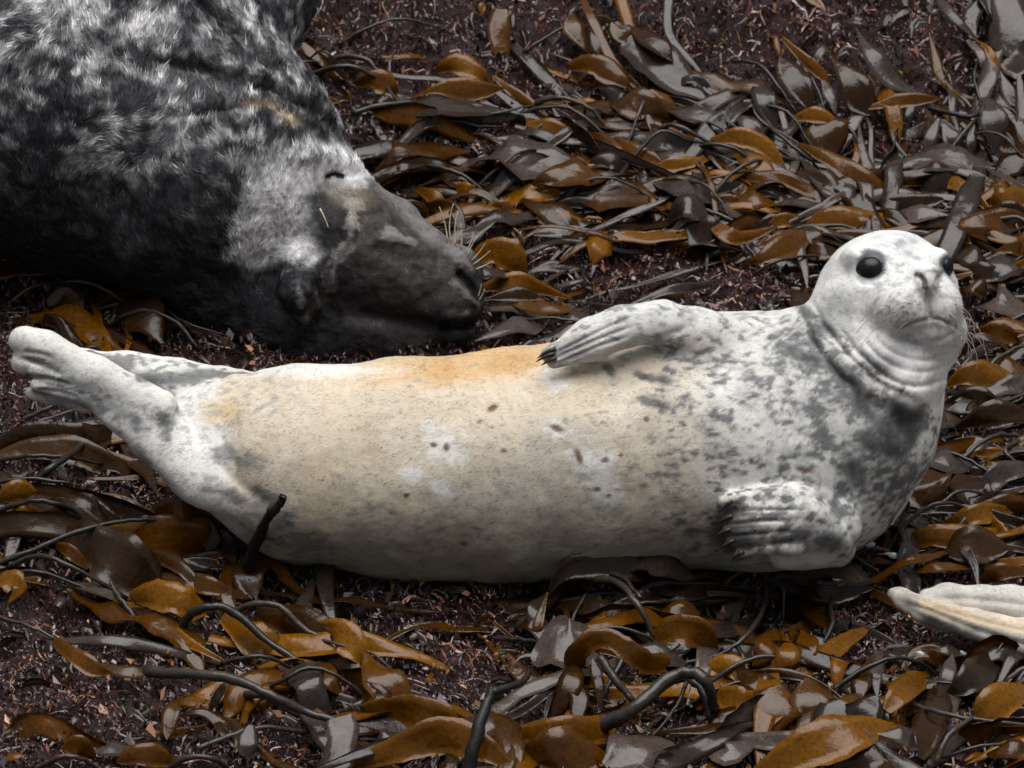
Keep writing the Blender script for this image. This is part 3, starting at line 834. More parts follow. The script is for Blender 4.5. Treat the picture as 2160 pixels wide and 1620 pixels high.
    def flow(x, y, p):
        f = np.zeros((len(x), 3)); f[:, 0] = -1; f[:, 1] = -0.15
        hd = (x > 1700) & (y < 800)
        f[hd, 0] = -(1950-x[hd])*-1*0; f[hd, 0] = (x[hd]-1950)*0.01; f[hd, 1] = (620-y[hd])*0.01
        ch = (~hd) & (x > 1600); f[ch, 0] = -0.6; f[ch, 1] = -0.8
        return f
    def ok(x, y): return (np.hypot((x-1836)/30, (y-562)/28) > 1) & (np.hypot((x-2002)/20, (y-558)/20) > 1)
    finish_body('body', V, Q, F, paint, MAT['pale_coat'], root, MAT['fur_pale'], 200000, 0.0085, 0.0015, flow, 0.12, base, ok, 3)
    sf = surf_fn(V, F)
    # eyes
    def ball(name, px, py, r, sink, sq=(1, 1, 1)):
        h = sf(px, py)
        while h[0] is None: px -= 3; h = sf(px, py)
        c = np.array(h[0])-np.array(h[1])*sink
        bm = bmesh.new(); bmesh.ops.create_uvsphere(bm, u_segments=24, v_segments=16, radius=r)
        for v in bm.verts: v.co = Vector((v.co.x*sq[0], v.co.y*sq[1], v.co.z*sq[2]))
        me = bpy.data.meshes.new(name); bm.to_mesh(me); bm.free()
        me.polygons.foreach_set('use_smooth', np.full(len(me.polygons), True))
        o = link(name, me, MAT['eye'], root); o.location = Vector(c-base); return o
    e = ball('eye', 1836, 567, 0.034, 0.014, (1.0, 0.85, 0.86)); e['label'] = 'large dark glossy eye, full view'
    e = ball('eye', 2000, 562, 0.024, 0.009, (0.75, 1, 0.95)); e['label'] = 'dark eye seen at the edge of the face'
    # whiskers
    for i in range(13):
        sx, sy = 2022+rnd.uniform(-22, 10), 640+i*6+rnd.uniform(-5, 5)
        h = sf(sx, sy)
        if h[0] is None: continue
        s = to_view(np.array(h[0])); L = rnd.uniform(0.05, 0.085)
        a = rnd.uniform(-0.6, 0.2)
        pts = []
        for j in range(6):
            t = j/5; pts.append(to_world(s+np.array([math.cos(a-0.9*t)*L*t*1.1, math.sin(a-1.3*t)*L*t, -0.01*t])))
        tube('whisker', pts, [0.0015*(1-0.6*j/5) for j in range(6)], MAT['whisker_grey'], root, 4, base)
    for i in range(9):
        sx, sy = 1885+rnd.uniform(-12, 40), 640+i*5+rnd.uniform(-5, 5)
        h = sf(sx, sy); s = to_view(np.array(h[0])); L = rnd.uniform(0.04, 0.075); a = rnd.uniform(2.6, 3.3); pts = []
        for j in range(6):
            t = j/5; pts.append(to_world(s+np.array([math.cos(a)*L*t, math.sin(a+0.9*t)*L*t, 0.020*math.sin(math.pi*t*0.8)])))
        tube('whisker', pts, [0.0010*(1-0.7*j/5) for j in range(6)], MAT['whisker_grey'], root, 4, base)
    # claws
    for (x, y, dx, dy) in [(1163, 738, -30, 12), (1160, 748, -30, 10), (1166, 757, -24, 8), (1538, 1060, -22, 16), (1538, 1090, -24, 8), (1534, 1118, -24, 8), (1542, 1142, -22, 10), (1562, 1166, -20, 10)]:
        h = sf(x, y)
        if h[0] is None: continue
        s = to_view(np.array(h[0])); pts = [to_world(s+np.array([dx*MM*t, -dy*MM*t-0.006*t*t, 0.003-0.010*t])) for t in (-0.3, 0.2, 0.6, 1.0)]
        tube('claw', pts, [0.0045, 0.0045, 0.003, 0.0006], MAT['claw'], root, 6, base)
    return sf
pale_surf = pale_seal()
tick('pale_surf = pale_seal')

# ================================================================== THE DARK SEAL
def dark_seal():
    B = Body()
    def q(px, py, r, f=0.97): return (px, py, rest(px, py, r, f), r)
    B.chain([q(765, 552, 150), q(630, 492, 166), q(438, 358, 287), q(190, 178, 392), q(-140, 20, 440), q(-560, -130, 430), q(-1000, -250, 330), q(-1400, -330, 170)], k=0.08)
    wh = rest(800, 552, 160)
    B.chain([(770, 545, wh, 150), (848, 580, wh+0.02, 112), (922, 612, wh+0.03, 82)], k=0.03)
    B.chain([(880, 575, wh+0.04, 74), (925, 588, wh+0.05, 64), (955, 605, wh+0.055, 54)], k=0.02)
    B.ell(P(955, 640, wh+0.05), np.array([0.062, 0.050, 0.075]), 0.02)
    B.ell(P(822, 478, wh+0.01), np.array([0.052, 0.050, 0.08]), 0.03)
    B.ell(P(968, 568, wh+0.04), np.array([0.046, 0.046, 0.06]), 0.018)
    B.ell(P(958, 700, wh+0.03), np.array([0.044, 0.030, 0.05]), 0.015)
    B.chain([(790, 672, wh-0.02, 100), (880, 694, wh, 64), (945, 705, wh+0.03, 38)], k=0.025)
    B.chain([(500, 590, wh-0.1, 165), (640, 665, wh-0.05, 130), (770, 698, wh-0.03, 98), (860, 722, wh, 60)], k=0.06)
    B.chain([(640, 560, wh+0.13, 40), (640, 610, wh+0.13, 44), (655, 655, wh+0.11, 30)], k=0.03)
    B.chain([(520, 60, rest(430, 332, 312)-0.15, 110), (560, -60, rest(430, 332, 312)-0.35, 130)], k=0.05)
    V, F = B.mesh(0.0058)
    V = relax(V, F, 2, 0.5)
    x, y = px_of_view(V)
    cx, cy = x[F].mean(1), y[F].mean(1); wz = V[F][:, :, 2].mean(1)
    sel = (cx > 560) & (cy > 330) & (N_face(V, F) > -0.2)
    V, F, Q = refine(V, F, sel)
    V = relax(V, F, 1, 0.4)
    N = vnormals(V, F)
    n1 = fbm(V*6, 31, 3)-0.5; n2 = fbm(V*28, 33, 3)-0.5
    n3 = fbm(V*np.array([50, 20, 50]), 35, 2)-0.5
    V = V+N*(n1*0.035+n2*0.012+n3*0.004)[:, None]
    N = vnormals(V, F)
    L = [
        ([(410, -20), (470, 40), (540, 100), (600, 150)], 13, 24),
        ([(330, 130), (420, 140), (520, 165), (600, 195), (680, 240), (760, 320)], 15, 24),
        ([(360, 248), (440, 240), (520, 225), (600, 215)], 9, 8),
        ([(560, 215), (640, 262), (740, 330)], 13, 10),
        ([(600, 330), (690, 330), (760, 350), (800, 380)], 20, -10),
        # eye slit, brow, cheek lines
        ([(688, 374), (706, 368), (724, 372)], 6, 8),
        ([(755, 420), (758, 460), (755, 500), (725, 540), (712, 600)], 8, 6),
        ([(735, 420), (742, 470), (735, 510), (705, 560), (700, 605)], 9, -7),
        ([(790, 505), (830, 500), (870, 515)], 10, -6),
        ([(655, 560), (672, 600), (690, 650), (668, 690)], 12, 12),
        ([(628, 590), (632, 640), (648, 682)], 9, -9),
        # nostril and mouth
        ([(965, 572), (985, 590), (1002, 612), (1012, 632)], 8, 14),
        ([(958, 555), (985, 562), (1005, 580)], 8, -6),
        ([(960, 598), (985, 625), (1004, 645)], 7, -6),
        ([(925, 692), (950, 686), (975, 688), (1003, 684)], 7, 16),
        ([(930, 672), (960, 664), (995, 664)], 9, -6),
        ([(745, 660), (800, 672), (860, 680), (925, 690)], 14, 9),
        ([(712, 600), (700, 640), (715, 680)], 12, 9), ([(735, 430), (775, 415), (820, 430)], 12, -6), ([(780, 520), (840, 540), (900, 545)], 16, 6), ([(690, 480), (665, 530), (650, 560)], 14, 8), ([(905, 640), (880, 600), (890, 560)], 16, 5),
    ]
    V = strokes(V, N, L)
    def paint(x, y, p, n):
        k = len(x)
        nA = fbm(p*11, 71, 4); nB = fbm(p*np.array([30, 44, 30]), 73, 3); nC = fbm(p*60, 75, 2)
        c = np.tile(np.array([0.024, 0.026, 0.031]), (k, 1))
        up = 1-sstep(130, 480, y-0.15*x+40)
        tone = sstep(0.48, 0.60, nB*0.6+nA*0.4+0.05*up)
        c = mixc(c, (0.20, 0.20, 0.215), tone*(0.15+0.80*up))
        c = mixc(c, (0.60, 0.59, 0.59), sstep(0.55, 0.64, nB*0.65+nA*0.35)*up*0.85)
        # brown-cream tufts near the fold
        c = mixc(c, (0.62, 0.52, 0.38), blob(x, y, 545, 222, 40, 12, 5, .5, (nB-.5))*0.8+blob(x, y, 610, 255, 26, 14, 20, .5, (nB-.5))*0.8)
        # pale ruff behind the eye
        d, t = poly_dist(x, y, [(540, 520), (560, 440), (590, 370), (660, 345), (740, 360)])
        ruff = 1-sstep(28, 70, d+60*(nB-.5))
        d2, _ = poly_dist(x, y, [(560, 510), (640, 520), (620, 440), (600, 390)])
        ruff = np.maximum(ruff, 1-sstep(25, 60, d2+60*(nB-.5)))
        c = mixc(c, (0.74, 0.735, 0.74), ruff*0.95*(0.75+0.5*nC))
        # face
        face = sstep(640, 700, x+0.35*(y-450)*-0.4)*sstep(330, 380, y)
        face = blob(x, y, 850, 560, 230, 200, 25, 0.25)
        fm = sstep(655, 690, x)
        c = mixc(c, np.array([0.046, 0.040, 0.040])[None]*(0.45+1.1*nA)[:, None]*(0.7+.6*nB)[:, None], face*fm*0.92*(1-ruff*.8))
        c = mixc(c, (0.020, 0.018, 0.018), blob(x, y, 690, 470, 50, 70, 10, .6, (nA-.5))*0.85+blob(x, y, 700, 590, 40, 60, 10, .6, (nA-.5))*0.7+blob(x, y, 660, 610, 26, 50, 0, .6, (nA-.5))*0.6)
        c = mixc(c, (0.20, 0.165, 0.12), blob(x, y, 735, 415, 45, 24, 10, .6, (nA-.5))*0.7)
        c = mixc(c, (0.30, 0.29, 0.29), (1-sstep(10, 32, poly_dist(x, y, [(800, 375), (845, 425), (905, 485), (975, 528)])[0]+20*(nB-.5)))*0.55)  # highlight along the head's upper edge, painted pale
        for ln, w_, cc, a_ in [([(737, 420), (745, 470), (735, 510), (705, 560), (702, 605)], 11, (0.40, 0.39, 0.385), .85), ([(758, 418), (752, 470), (760, 490)], 5, (0.42, 0.37, 0.30), .8),
                             ([(800, 502), (830, 497), (872, 510)], 9, (0.46, 0.45, 0.44), .7), ([(628, 590), (632, 640), (648, 682)], 8, (0.36, 0.35, 0.34), .8),
                             ([(650, 660), (672, 640), (680, 620)], 12, (0.28, 0.25, 0.23), .6), ([(735, 675), (800, 690), (830, 720)], 10, (0.15, 0.15, 0.15), .6),
                             ([(962, 596), (985, 622), (1004, 642)], 5, (0.30, 0.28, 0.27), .6), ([(970, 562), (990, 566)], 6, (0.28, 0.26, 0.25), .6),
                             ([(955, 668), (985, 664)], 9, (0.22, 0.20, 0.19), .6), ([(690, 395), (712, 390), (720, 385)], 4, (0.4, .4, .4), .7)]:
            d, t = poly_dist(x, y, ln); c = mixc(c, cc, (1-sstep(w_*.2, w_*1.6, d+30*(nB-.5)+24*(nC-.5)))*a_*0.62)
        for ln, w_ in [([(968, 575), (985, 590), (1000, 610), (1010, 628)], 9), ([(930, 691), (955, 686), (1000, 685)], 7), ([(690, 373), (706, 368), (722, 372)], 6)]:
            d, t = poly_dist(x, y, ln); c = mixc(c, (0.008, 0.008, 0.008), (1-sstep(w_*.6, w_*1.3, d)))
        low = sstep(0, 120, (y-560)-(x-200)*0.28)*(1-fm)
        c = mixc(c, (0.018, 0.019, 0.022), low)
        # shade of the deep folds painted dark into the coat colour
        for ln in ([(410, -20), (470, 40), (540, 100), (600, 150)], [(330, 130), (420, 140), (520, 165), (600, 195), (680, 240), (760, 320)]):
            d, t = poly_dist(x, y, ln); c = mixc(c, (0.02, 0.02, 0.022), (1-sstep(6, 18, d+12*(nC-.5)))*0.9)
        c = c*(0.62+0.32*nC)[:, None]
        return np.clip(c, 0.005, 0.7)
    base = to_world(P(250, 230, rest(250, 230, 370))); base[2] = -0.385
    root = empty('seal', base, 'big dark grey seal with wet mottled fur, asleep behind the pale seal', 'seal')
    def flow(x, y, p):
        f = np.zeros((len(x), 3)); a = 2*np.pi*(fbm(p*3.2, 81, 2)-0.5)*0.9
        f[:, 0] = -0.55+0.8*np.sin(a); f[:, 1] = 0.8*np.cos(a)
        hd = x > 640; f[hd, 0] = -0.8; f[hd, 1] = 0.6
        nk = (x > 500) & (x < 820) & (y < 400); f[nk, 0] = 0.1; f[nk, 1] = 1.0
        return f
    def tone(r, k, p):
        cl = fbm(p*np.array([70, 70, 70]), 91, 2)
        return r.uniform(0.55, 1.35, k)*(0.45+1.3*sstep(0.35, 0.65, cl))
    # hair length differs: long on the body, short on the face
    finish_body('body', V, Q, F, paint, MAT['dark_coat'], root, MAT['fur_dark'], 230000, 0.014, 0.0021, flow, 0.16, base, lambda x, y: (x < 700) | (rng.random(len(x)) < 0.5), 5, tone)
    sf = surf_fn(V, F)
    for (x, y, dx, dy, c) in [(944, 512, -14, -62, 0.3), (952, 514, 4, -70, -0.5), (962, 520, 4, -62, -0.4), (972, 527, 0, -46, 0.2), (982, 534, 14, -36, 0.2), (986, 540, 18, -34, -0.2),
                              (994, 550, 24, -30, 0.2), (998, 558, 30, -24, 0.1), (1004, 568, 30, -14, 0.1), (1008, 626, 6, -22, 0.1), (1010, 634, 10, -20, 0.1), (675, 440, 16, 36, 0.1)]:
        h = sf(x, y)
        if h[0] is None: continue
        s = to_view(np.array(h[0])); pts = []
        for j in range(7):
            t = j/6
            pts.append(to_world(s+np.array([(dx*t+c*40*t*(1-t))*MM*1.3, -dy*t*MM*1.3, 0.015*t])))
        tube('whisker', pts, [0.0022*(1-0.75*j/6) for j in range(7)], MAT['whisker_pale'], root, 4, base)
def N_face(V, F):
    N = vnormals(V, F); return N[F].mean(1)[:, 2]
dark_seal()
tick('dark_seal')

# ================================================================== THE THIRD SEAL, only its hind flippers in the frame
def third_seal():
    B = Body()
    fl = ((0.1, 0.7, 0.7), 0.7)
    B.chain([(1884, 1250, 0.26, 11), (1900, 1256, 0.26, 15), (1960, 1284, 0.26, 22), (2050, 1316, 0.25, 32), (2160, 1348, 0.24, 44), (2290, 1375, 0.2, 66)], k=0.012)
    B.chain([(1885, 1256, 0.265, 9), (1896, 1274, 0.265, 6), (1935, 1300, 0.26, 8), (2000, 1320, 0.25, 16)], k=0.008)
    B.chain([(1958, 1264, 0.22, 22), (2000, 1262, 0.20, 31), (2070, 1270, 0.19, 33), (2130, 1274, 0.18, 38), (2230, 1290, 0.16, 50), (2330, 1330, 0.1, 90)], k=0.012)
    B.chain([(2290, 1370, 0.16, 80), (2480, 1330, 0.02, 170), (2800, 1260, -0.05, 230), (3150, 1230, -0.08, 240), (3420, 1190, -0.05, 170), (3600, 1150, 0.0, 130), (3720, 1160, 0.05, 80)], k=0.05)
    B.chain([(3050, 1300, 0.15, 70), (2960, 1400, 0.2, 50), (2900, 1450, 0.2, 30)], k=0.03)
    V, F = B.mesh(0.0050)
    V = relax(V, F, 1, 0.5)
    N = vnormals(V, F); n2 = fbm(V*26, 53, 3)-0.5
    V = V+N*(n2*0.006)[:, None]
    V = strokes(V, N, [([(1905, 1268), (1990, 1300), (2080, 1336), (2200, 1370)], 6, 5), ([(1925, 1258), (2000, 1288), (2100, 1316), (2220, 1342)], 5, 3), ([(1970, 1262), (2060, 1264), (2180, 1278)], 7, 5)])
    def paint(x, y, p, n):
        nA = fbm(p*16, 55, 4); nB = fbm(p*45, 57, 3)
        c = np.tile(np.array([0.56, 0.53, 0.46]), (len(x), 1))
        c = mixc(c, (0.30, 0.285, 0.26), sstep(0.48, 0.66, nB)*0.6)
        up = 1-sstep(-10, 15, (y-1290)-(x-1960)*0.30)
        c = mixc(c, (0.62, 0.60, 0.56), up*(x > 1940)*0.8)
        d, t = poly_dist(x, y, [(1950, 1275), (2060, 1305), (2160, 1325), (2300, 1350)])
        c = mixc(c, (0.62, 0.45, 0.24), (1-sstep(8, 26, d+20*(nB-.5)))*0.6)
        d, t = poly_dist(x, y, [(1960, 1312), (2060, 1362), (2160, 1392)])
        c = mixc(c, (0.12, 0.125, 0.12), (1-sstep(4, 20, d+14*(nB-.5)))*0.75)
        return np.clip(c*(0.8+0.4*nA)[:, None], 0.01, 0.75)
    base = to_world(P(2900, 1260, -0.05)); base[2] = -0.385
    root = empty('seal', base, 'yellowish seal at the right edge, only its hind flippers in view', 'seal')
    def flow(x, y, p): return np.tile(np.array([-1, 0.1, 0.0]), (len(x), 1))
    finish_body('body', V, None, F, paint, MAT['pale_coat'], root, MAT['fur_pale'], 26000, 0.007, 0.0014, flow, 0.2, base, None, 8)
third_seal()
tick('third_seal')

# ================================================================== KELP
def frame_ribbon(pts, widths, tilts, rm, thick=0.0016, ruffle=0.0, cols=4):
    """a strap of real thickness along world points; tilt: degrees the face leans from straight up towards the lens side"""
    n = len(pts); P3 = [np.array(p, float) for p in pts]
    ph = rm.uniform(0, 6.28); ph2 = rm.uniform(0, 6.28); fr = rm.uniform(2.0, 4.0)
    top, nrm = [], []
    L = 0; prevb = None
    cup = rm.uniform(-0.12, 0.16)
    el = [1+rm.gauss(0, 0.045) for _ in range(n)]; er = [1+rm.gauss(0, 0.045) for _ in range(n)]
    torn = [rm.uniform(-0.35, 0.45) if rm.random() < 0.75 else 0 for _ in range(cols+1)] if rm.random() < 0.6 else [0]*(cols+1)
    wmax = max(widths)
    for i in range(n):
        t = P3[min(i+1, n-1)]-P3[max(i-1, 0)]; t /= max(np.linalg.norm(t), 1e-9)
        if i: L += np.linalg.norm(P3[i]-P3[i-1])
        a = math.radians(tilts[i]); N0 = np.array([0, -math.sin(a), math.cos(a)])
        b = np.cross(t, N0); nb = np.linalg.norm(b)
        if nb < 0.2:
            b = b+np.array([1, 0, 0])*0.3; b -= (b@t)*t; nb = np.linalg.norm(b)
        b /= nb
        if prevb is not None and b@prevb < 0: b = -b
        if prevb is not None: b = b*0.6+prevb*0.4; b -= (b@t)*t; b /= max(np.linalg.norm(b), 1e-9)
        prevb = b
        nn = np.cross(b, t); 
        if nn@N0 < 0: nn = -nn
        for k in range(cols+1):
            s = (k/cols-0.5)*2
            rf = ruffle*widths[i]*math.sin(fr*L*14+ph+(1.6 if s > 0 else 0))*abs(s)**1.5
            q = P3[i]+b*s*widths[i]*0.5*(el[i] if s < 0 else er[i])+t*(torn[k]*max(widths[i], 0.35*wmax)*(1.0 if i == n-1 else (0.35 if i == n-2 else 0)))+nn*(cup*widths[i]*(0.25-s*s*0.5)+rf)
            top.append(q); nrm.append(nn)
    top = np.array(top); nrm = np.array(nrm)
    V = np.concatenate([top+nrm*thick*.5, top-nrm*thick*.5])
    m = n*(cols+1); F = []
    for i in range(n-1):
        for k in range(cols):
            a = i*(cols+1)+k; F.append((a, a+1, a+cols+2, a+cols+1)); F.append((a+m, a+m+cols+1, a+m+cols+2, a+m+1))
        for e in (0, cols):
            a = i*(cols+1)+e; F.append((a, a+cols+1, a+cols+1+m, a+m))
    return V, F
def width_profile(t, w, kind, q):
    if kind == 'strap': f = (0.28+0.72*min(1, t*2.2)**0.8)*(1 if t < q[0] else max(0.10, 1-((t-q[0])/(1-q[0]))**q[1]*0.9))
    elif kind == 'leaf': f = max(0.05, (math.sin(math.pi*min(1, 0.03+0.95*t**q[2])))**q[1])
    else: f = 1 if 0.04 < t < 0.96 else 0.8
    return w*f*(1+0.10*math.sin(q[3]+t*q[4]))
def add_blade(parent, base, wpts, w, tilts, mat, kind='leaf', ruffle=0.05, steps=5, label=None, snap=True):
    sp = smooth_line(wpts, steps); n = len(sp)
    tl = np.interp(np.linspace(0, 1, n), np.linspace(0, 1, len(tilts)), tilts)
    tl = tl+np.array([rnd.gauss(0, 3) for _ in range(n)])
    q = (rnd.uniform(0.45, 0.85), rnd.uniform(0.75, 1.5), rnd.uniform(0.65, 1.5), rnd.uniform(0, 6.3), rnd.uniform(5, 14))
    ws = [width_profile(i/(n-1), w, kind, q) for i in range(n)]
    tw = rnd.uniform(-22, 22); tp = rnd.uniform(0, 6.3); tf = rnd.uniform(2, 5)
    tl = tl+np.array([tw*math.sin(tp+tf*i/(n-1)) for i in range(n)])
    V, F = frame_ribbon(sp, ws, tl, rnd, ruffle=ruffle)
    me = mesh_np('blade', V-np.array(base), np.array(F))
    o = link('blade', me, MAT[mat], parent)
    if label: o['label'] = label
    return o
def add_stipe(parent, base, wpts, r, mat='stipe'):
    sp = smooth_line(wpts, 5); n = len(sp)
    p1, p2 = rnd.uniform(0, 6), rnd.uniform(0, 6)
    rr = [r*(1.12-0.42*i/(n-1)+0.08*math.sin(p1+i*0.7)+0.05*math.sin(p2+i*1.7))*rnd.uniform(0.96, 1.04) for i in range(n)]
    sp = [p+np.array([rnd.gauss(0, .0009), rnd.gauss(0, .0009), rnd.gauss(0, .0009)]) for p in sp]
    return tube('stipe', sp, rr, MAT[mat], parent, 8, base)
def kelp(label, items, group='kelp plants strewn over the rock'):
    """items: ('b', width_px, tilts, [(px,py,h_mm)...], mat, kind) or ('s', r_px, pts, mat)"""
    first = items[0][3] if items[0][0] == 'b' else items[0][2]
    b0 = hit(first[0][0], first[0][1], 0.0)
    root = empty('kelp_plant', b0, label, 'kelp', group)
    for it in items:
        if it[0] == 'b':
            _, w, tilts, pts = it[:4]; mat = it[4] if len(it) > 4 else 'kelp'; kind = it[5] if len(it) > 5 else 'leaf'
            wp = [hit(x, y, (h*1.1+14)*MM) for x, y, h in pts]
            if mat == 'kelp' and max(tilts) < 22 and rnd.random() < 0.7: mat = 'kelp_sheen_grey'  # flat-lying blades mostly get the sheen painted grey
            if kind == 'leaf' and rnd.random() < 0.5: kind = 'strap'
            add_blade(root, b0, wp, w*MM*1.0, [t+24 if t < 22 else t for t in tilts], mat, kind, ruffle=rnd.uniform(0.03, 0.12))
        else:
            _, r, pts = it[:3]; mat = it[3] if len(it) > 3 else 'stipe'
            wp = [hit(x, y, (h*1.1+14)*MM) for x, y, h in pts]
            add_stipe(root, b0, wp, r*MM, mat)
    return root
G = [-12]; O = [58]; GO = [-14, 60]; OG = [60, -14]; GOG = [-12, 62, -12]; OGO = [60, -12, 60]
A_, DK = 'kelp_amber', 'kelp_dark'
# --- upper middle
kelp('row of rust-orange kelp humps right of the dark seal\'s shoulder', [('b', 52, O, [(920, 150, 30), (960, 134, 60), (1010, 155, 50), (1035, 178, 20)], A_), ('b', 56, O, [(870, 205, 30), (930, 186, 60), (1000, 190, 60), (1068, 186, 40)], A_), ('b', 100, G, [(830, 242, 10), (900, 220, 40), (960, 225, 50), (1065, 232, 20)]), ('b', 30, O, [(925, 238, 30), (980, 232, 40), (1040, 235, 30)], A_), ('s', 7, [(740, 240, 20), (800, 222, 40), (880, 215, 30)])])
kelp('single domed amber kelp blade between dark seal and rust-orange humps', [('b', 56, O, [(750, 178, 20), (785, 166, 50), (820, 182, 50), (842, 208, 10)], A_), ('b', 70, G, [(770, 214, 10), (820, 208, 30), (870, 205, 20)])])
kelp('grey-sheened kelp sheet lying long and flat above the dark seal\'s brow', [('b', 150, [-16], [(950, 358, 20), (1040, 330, 60), (1120, 336, 50), (1230, 352, 20)], 'kelp', 'leaf'), ('b', 110, G, [(790, 355, 10), (850, 328, 40), (920, 318, 30), (990, 320, 20)]), ('b', 60, G, [(870, 335, 20), (930, 345, 30), (1000, 342, 20)]), ('s', 5, [(860, 330, 40), (920, 360, 30), (1010, 362, 30), (1120, 356, 30)])])
kelp('pale grey pointed kelp leaf fading to orange at its lower left', [('b', 90, OG, [(1110, 398, 20), (1160, 372, 60), (1230, 366, 60), (1300, 372, 20)]), ('b', 120, G, [(1180, 420, 10), (1240, 400, 30), (1330, 410, 30), (1400, 430, 10)], 'kelp_dark'), ('s', 4, [(1180, 410, 40), (1240, 380, 50), (1320, 366, 40)])])
kelp('broad grey kelp blade slanting down right at the top centre', [('b', 118, [10, -6], [(1300, 46, 40), (1345, 90, 60), (1410, 150, 50), (1500, 214, 20)]), ('b', 60, [30], [(1330, 60, 60), (1385, 90, 80), (1420, 130, 60)]), ('b', 62, O, [(1200, 140, 20), (1250, 134, 50), (1300, 160, 40), (1350, 195, 10)]), ('s', 5, [(1105, 110, 20), (1150, 80, 40), (1210, 45, 30)])])
kelp('pair of pale folded kelp flaps near the top centre', [('b', 54, [40, 0], [(1205, 30, 30), (1210, 60, 40), (1250, 120, 10)]), ('b', 48, G, [(1250, 60, 50), (1265, 95, 50), (1290, 125, 20)]), ('b', 42, [20], [(1290, 48, 60), (1310, 75, 60), (1360, 80, 40)])])
kelp('small square grey kelp flap hanging in the dark gap at the top', [('b', 50, [30, -10], [(1056, 20, 60), (1052, 60, 50), (1058, 110, 20)], 'kelp', 'flat')])
kelp('bright orange kelp blade curving round a grey fold, below the slanting grey blade', [('b', 80, [-8, 60], [(1275, 220, 20), (1320, 215, 60), (1370, 225, 60), (1420, 258, 20)]), ('b', 66, O, [(1310, 225, 40), (1370, 215, 60), (1430, 250, 20)], A_), ('b', 60, OG, [(1250, 285, 20), (1290, 320, 40), (1310, 350, 20)]), ('b', 50, O, [(1280, 285, 20), (1330, 320, 40), (1400, 350, 20)], A_)])
kelp('tangle of thin dark kelp stalks arching above the grey leaf', [('s', 6, [(1130, 218, 20), (1180, 205, 60), (1240, 225, 60), (1285, 275, 20)]), ('s', 4, [(1120, 232, 20), (1180, 220, 50), (1230, 245, 40)]), ('s', 5, [(1100, 300, 20), (1150, 260, 40), (1200, 250, 30)]), ('b', 50, O, [(1110, 262, 30), (1160, 270, 40), (1220, 300, 20)], A_), ('b', 60, G, [(1110, 250, 20), (1140, 270, 30), (1170, 300, 20)])])
kelp('knot of small amber and grey kelp scraps right of the dark seal\'s forehead', [('b', 36, O, [(880, 400, 20), (910, 412, 40), (945, 430, 20)], A_), ('b', 34, O, [(950, 395, 20), (985, 400, 40), (1010, 410, 20)], A_), ('b', 32, O, [(1020, 445, 20), (1060, 438, 40), (1095, 452, 20)], A_), ('b', 60, G, [(910, 440, 10), (970, 445, 20), (1020, 450, 10)]), ('b', 46, GO, [(920, 370, 20), (970, 380, 40), (1020, 385, 20)]), ('b', 30, O, [(1020, 478, 20), (1050, 465, 30), (1085, 462, 10)], A_)])
kelp('grey kelp strap with an orange underside pointing down right, mid picture', [('b', 60, [-14, -14, 50], [(1100, 420, 20), (1150, 440, 40), (1200, 462, 40), (1250, 480, 10)]), ('b', 44, O, [(1130, 460, 20), (1190, 472, 30), (1270, 482, 10)], A_), ('b', 62, O, [(1290, 485, 20), (1265, 520, 40), (1250, 560, 10)], A_)])
kelp('amber kelp disc behind the dark seal\'s nose', [('b', 78, O, [(994, 550, 30), (1045, 528, 60), (1085, 550, 50), (1110, 590, 10)], A_), ('b', 38, [-10], [(1010, 572, 80), (1040, 575, 80), (1068, 580, 70)], 'kelp', 'flat')])
kelp('orange kelp straps trailing right below the amber disc', [('b', 52, O, [(1010, 610, 30), (1070, 596, 60), (1130, 606, 50), (1200, 628, 20)], A_), ('b', 34, O, [(1020, 632, 30), (1090, 620, 50), (1150, 630, 30)]), ('b', 80, G, [(1020, 655, 10), (1090, 642, 30), (1170, 660, 20)]), ('b', 70, G, [(1000, 720, 10), (1080, 690, 30), (1150, 690, 20)]), ('b', 50, G, [(1080, 640, 30), (1150, 650, 50), (1230, 655, 30)])])
# --- upper right
kelp('two kelp blades, grey above and orange below, hanging at the upper right', [('b', 72, [-5, 20, 62], [(1645, 122, 60), (1672, 160, 70), (1700, 205, 50), (1712, 250, 20)]), ('b', 82, [0, 15, 62, 60], [(1750, 118, 60), (1785, 155, 80), (1815, 205, 60), (1850, 252, 20)]), ('b', 30, O, [(1650, 80, 50), (1690, 118, 60), (1735, 160, 40), (1760, 205, 10)], A_), ('b', 34, [-10], [(1735, 170, 50), (1752, 200, 50), (1762, 240, 30)]), ('b', 34, O, [(1830, 228, 40), (1900, 212, 60), (1980, 208, 40)], A_), ('s', 4, [(1690, 135, 60), (1725, 190, 60), (1745, 240, 40), (1800, 262, 20)])])
kelp('long pointed grey kelp leaf lying alone on red weed, upper right', [('b', 64, [0, -10], [(1805, 58, 30), (1835, 110, 60), (1880, 165, 50), (1945, 205, 20)])])
kelp('dull grey kelp strap under a thin arched stalk, upper right', [('b', 60, [10], [(1600, 165, 40), (1612, 210, 50), (1640, 275, 20)]), ('s', 5, [(1545, 130, 20), (1600, 135, 60), (1640, 180, 60), (1685, 245, 30)]), ('s', 3.5, [(1590, 200, 30), (1600, 250, 40), (1680, 300, 40), (1740, 350, 10)])])
kelp('orange-topped grey kelp hood above the long rust blade', [('b', 112, [62, 0], [(1735, 246, 50), (1745, 275, 60), (1765, 330, 20)]), ('b', 40, O, [(1670, 250, 40), (1730, 243, 70), (1785, 275, 40)], A_), ('s', 5, [(1770, 262, 30), (1800, 280, 50), (1820, 340, 10)])])
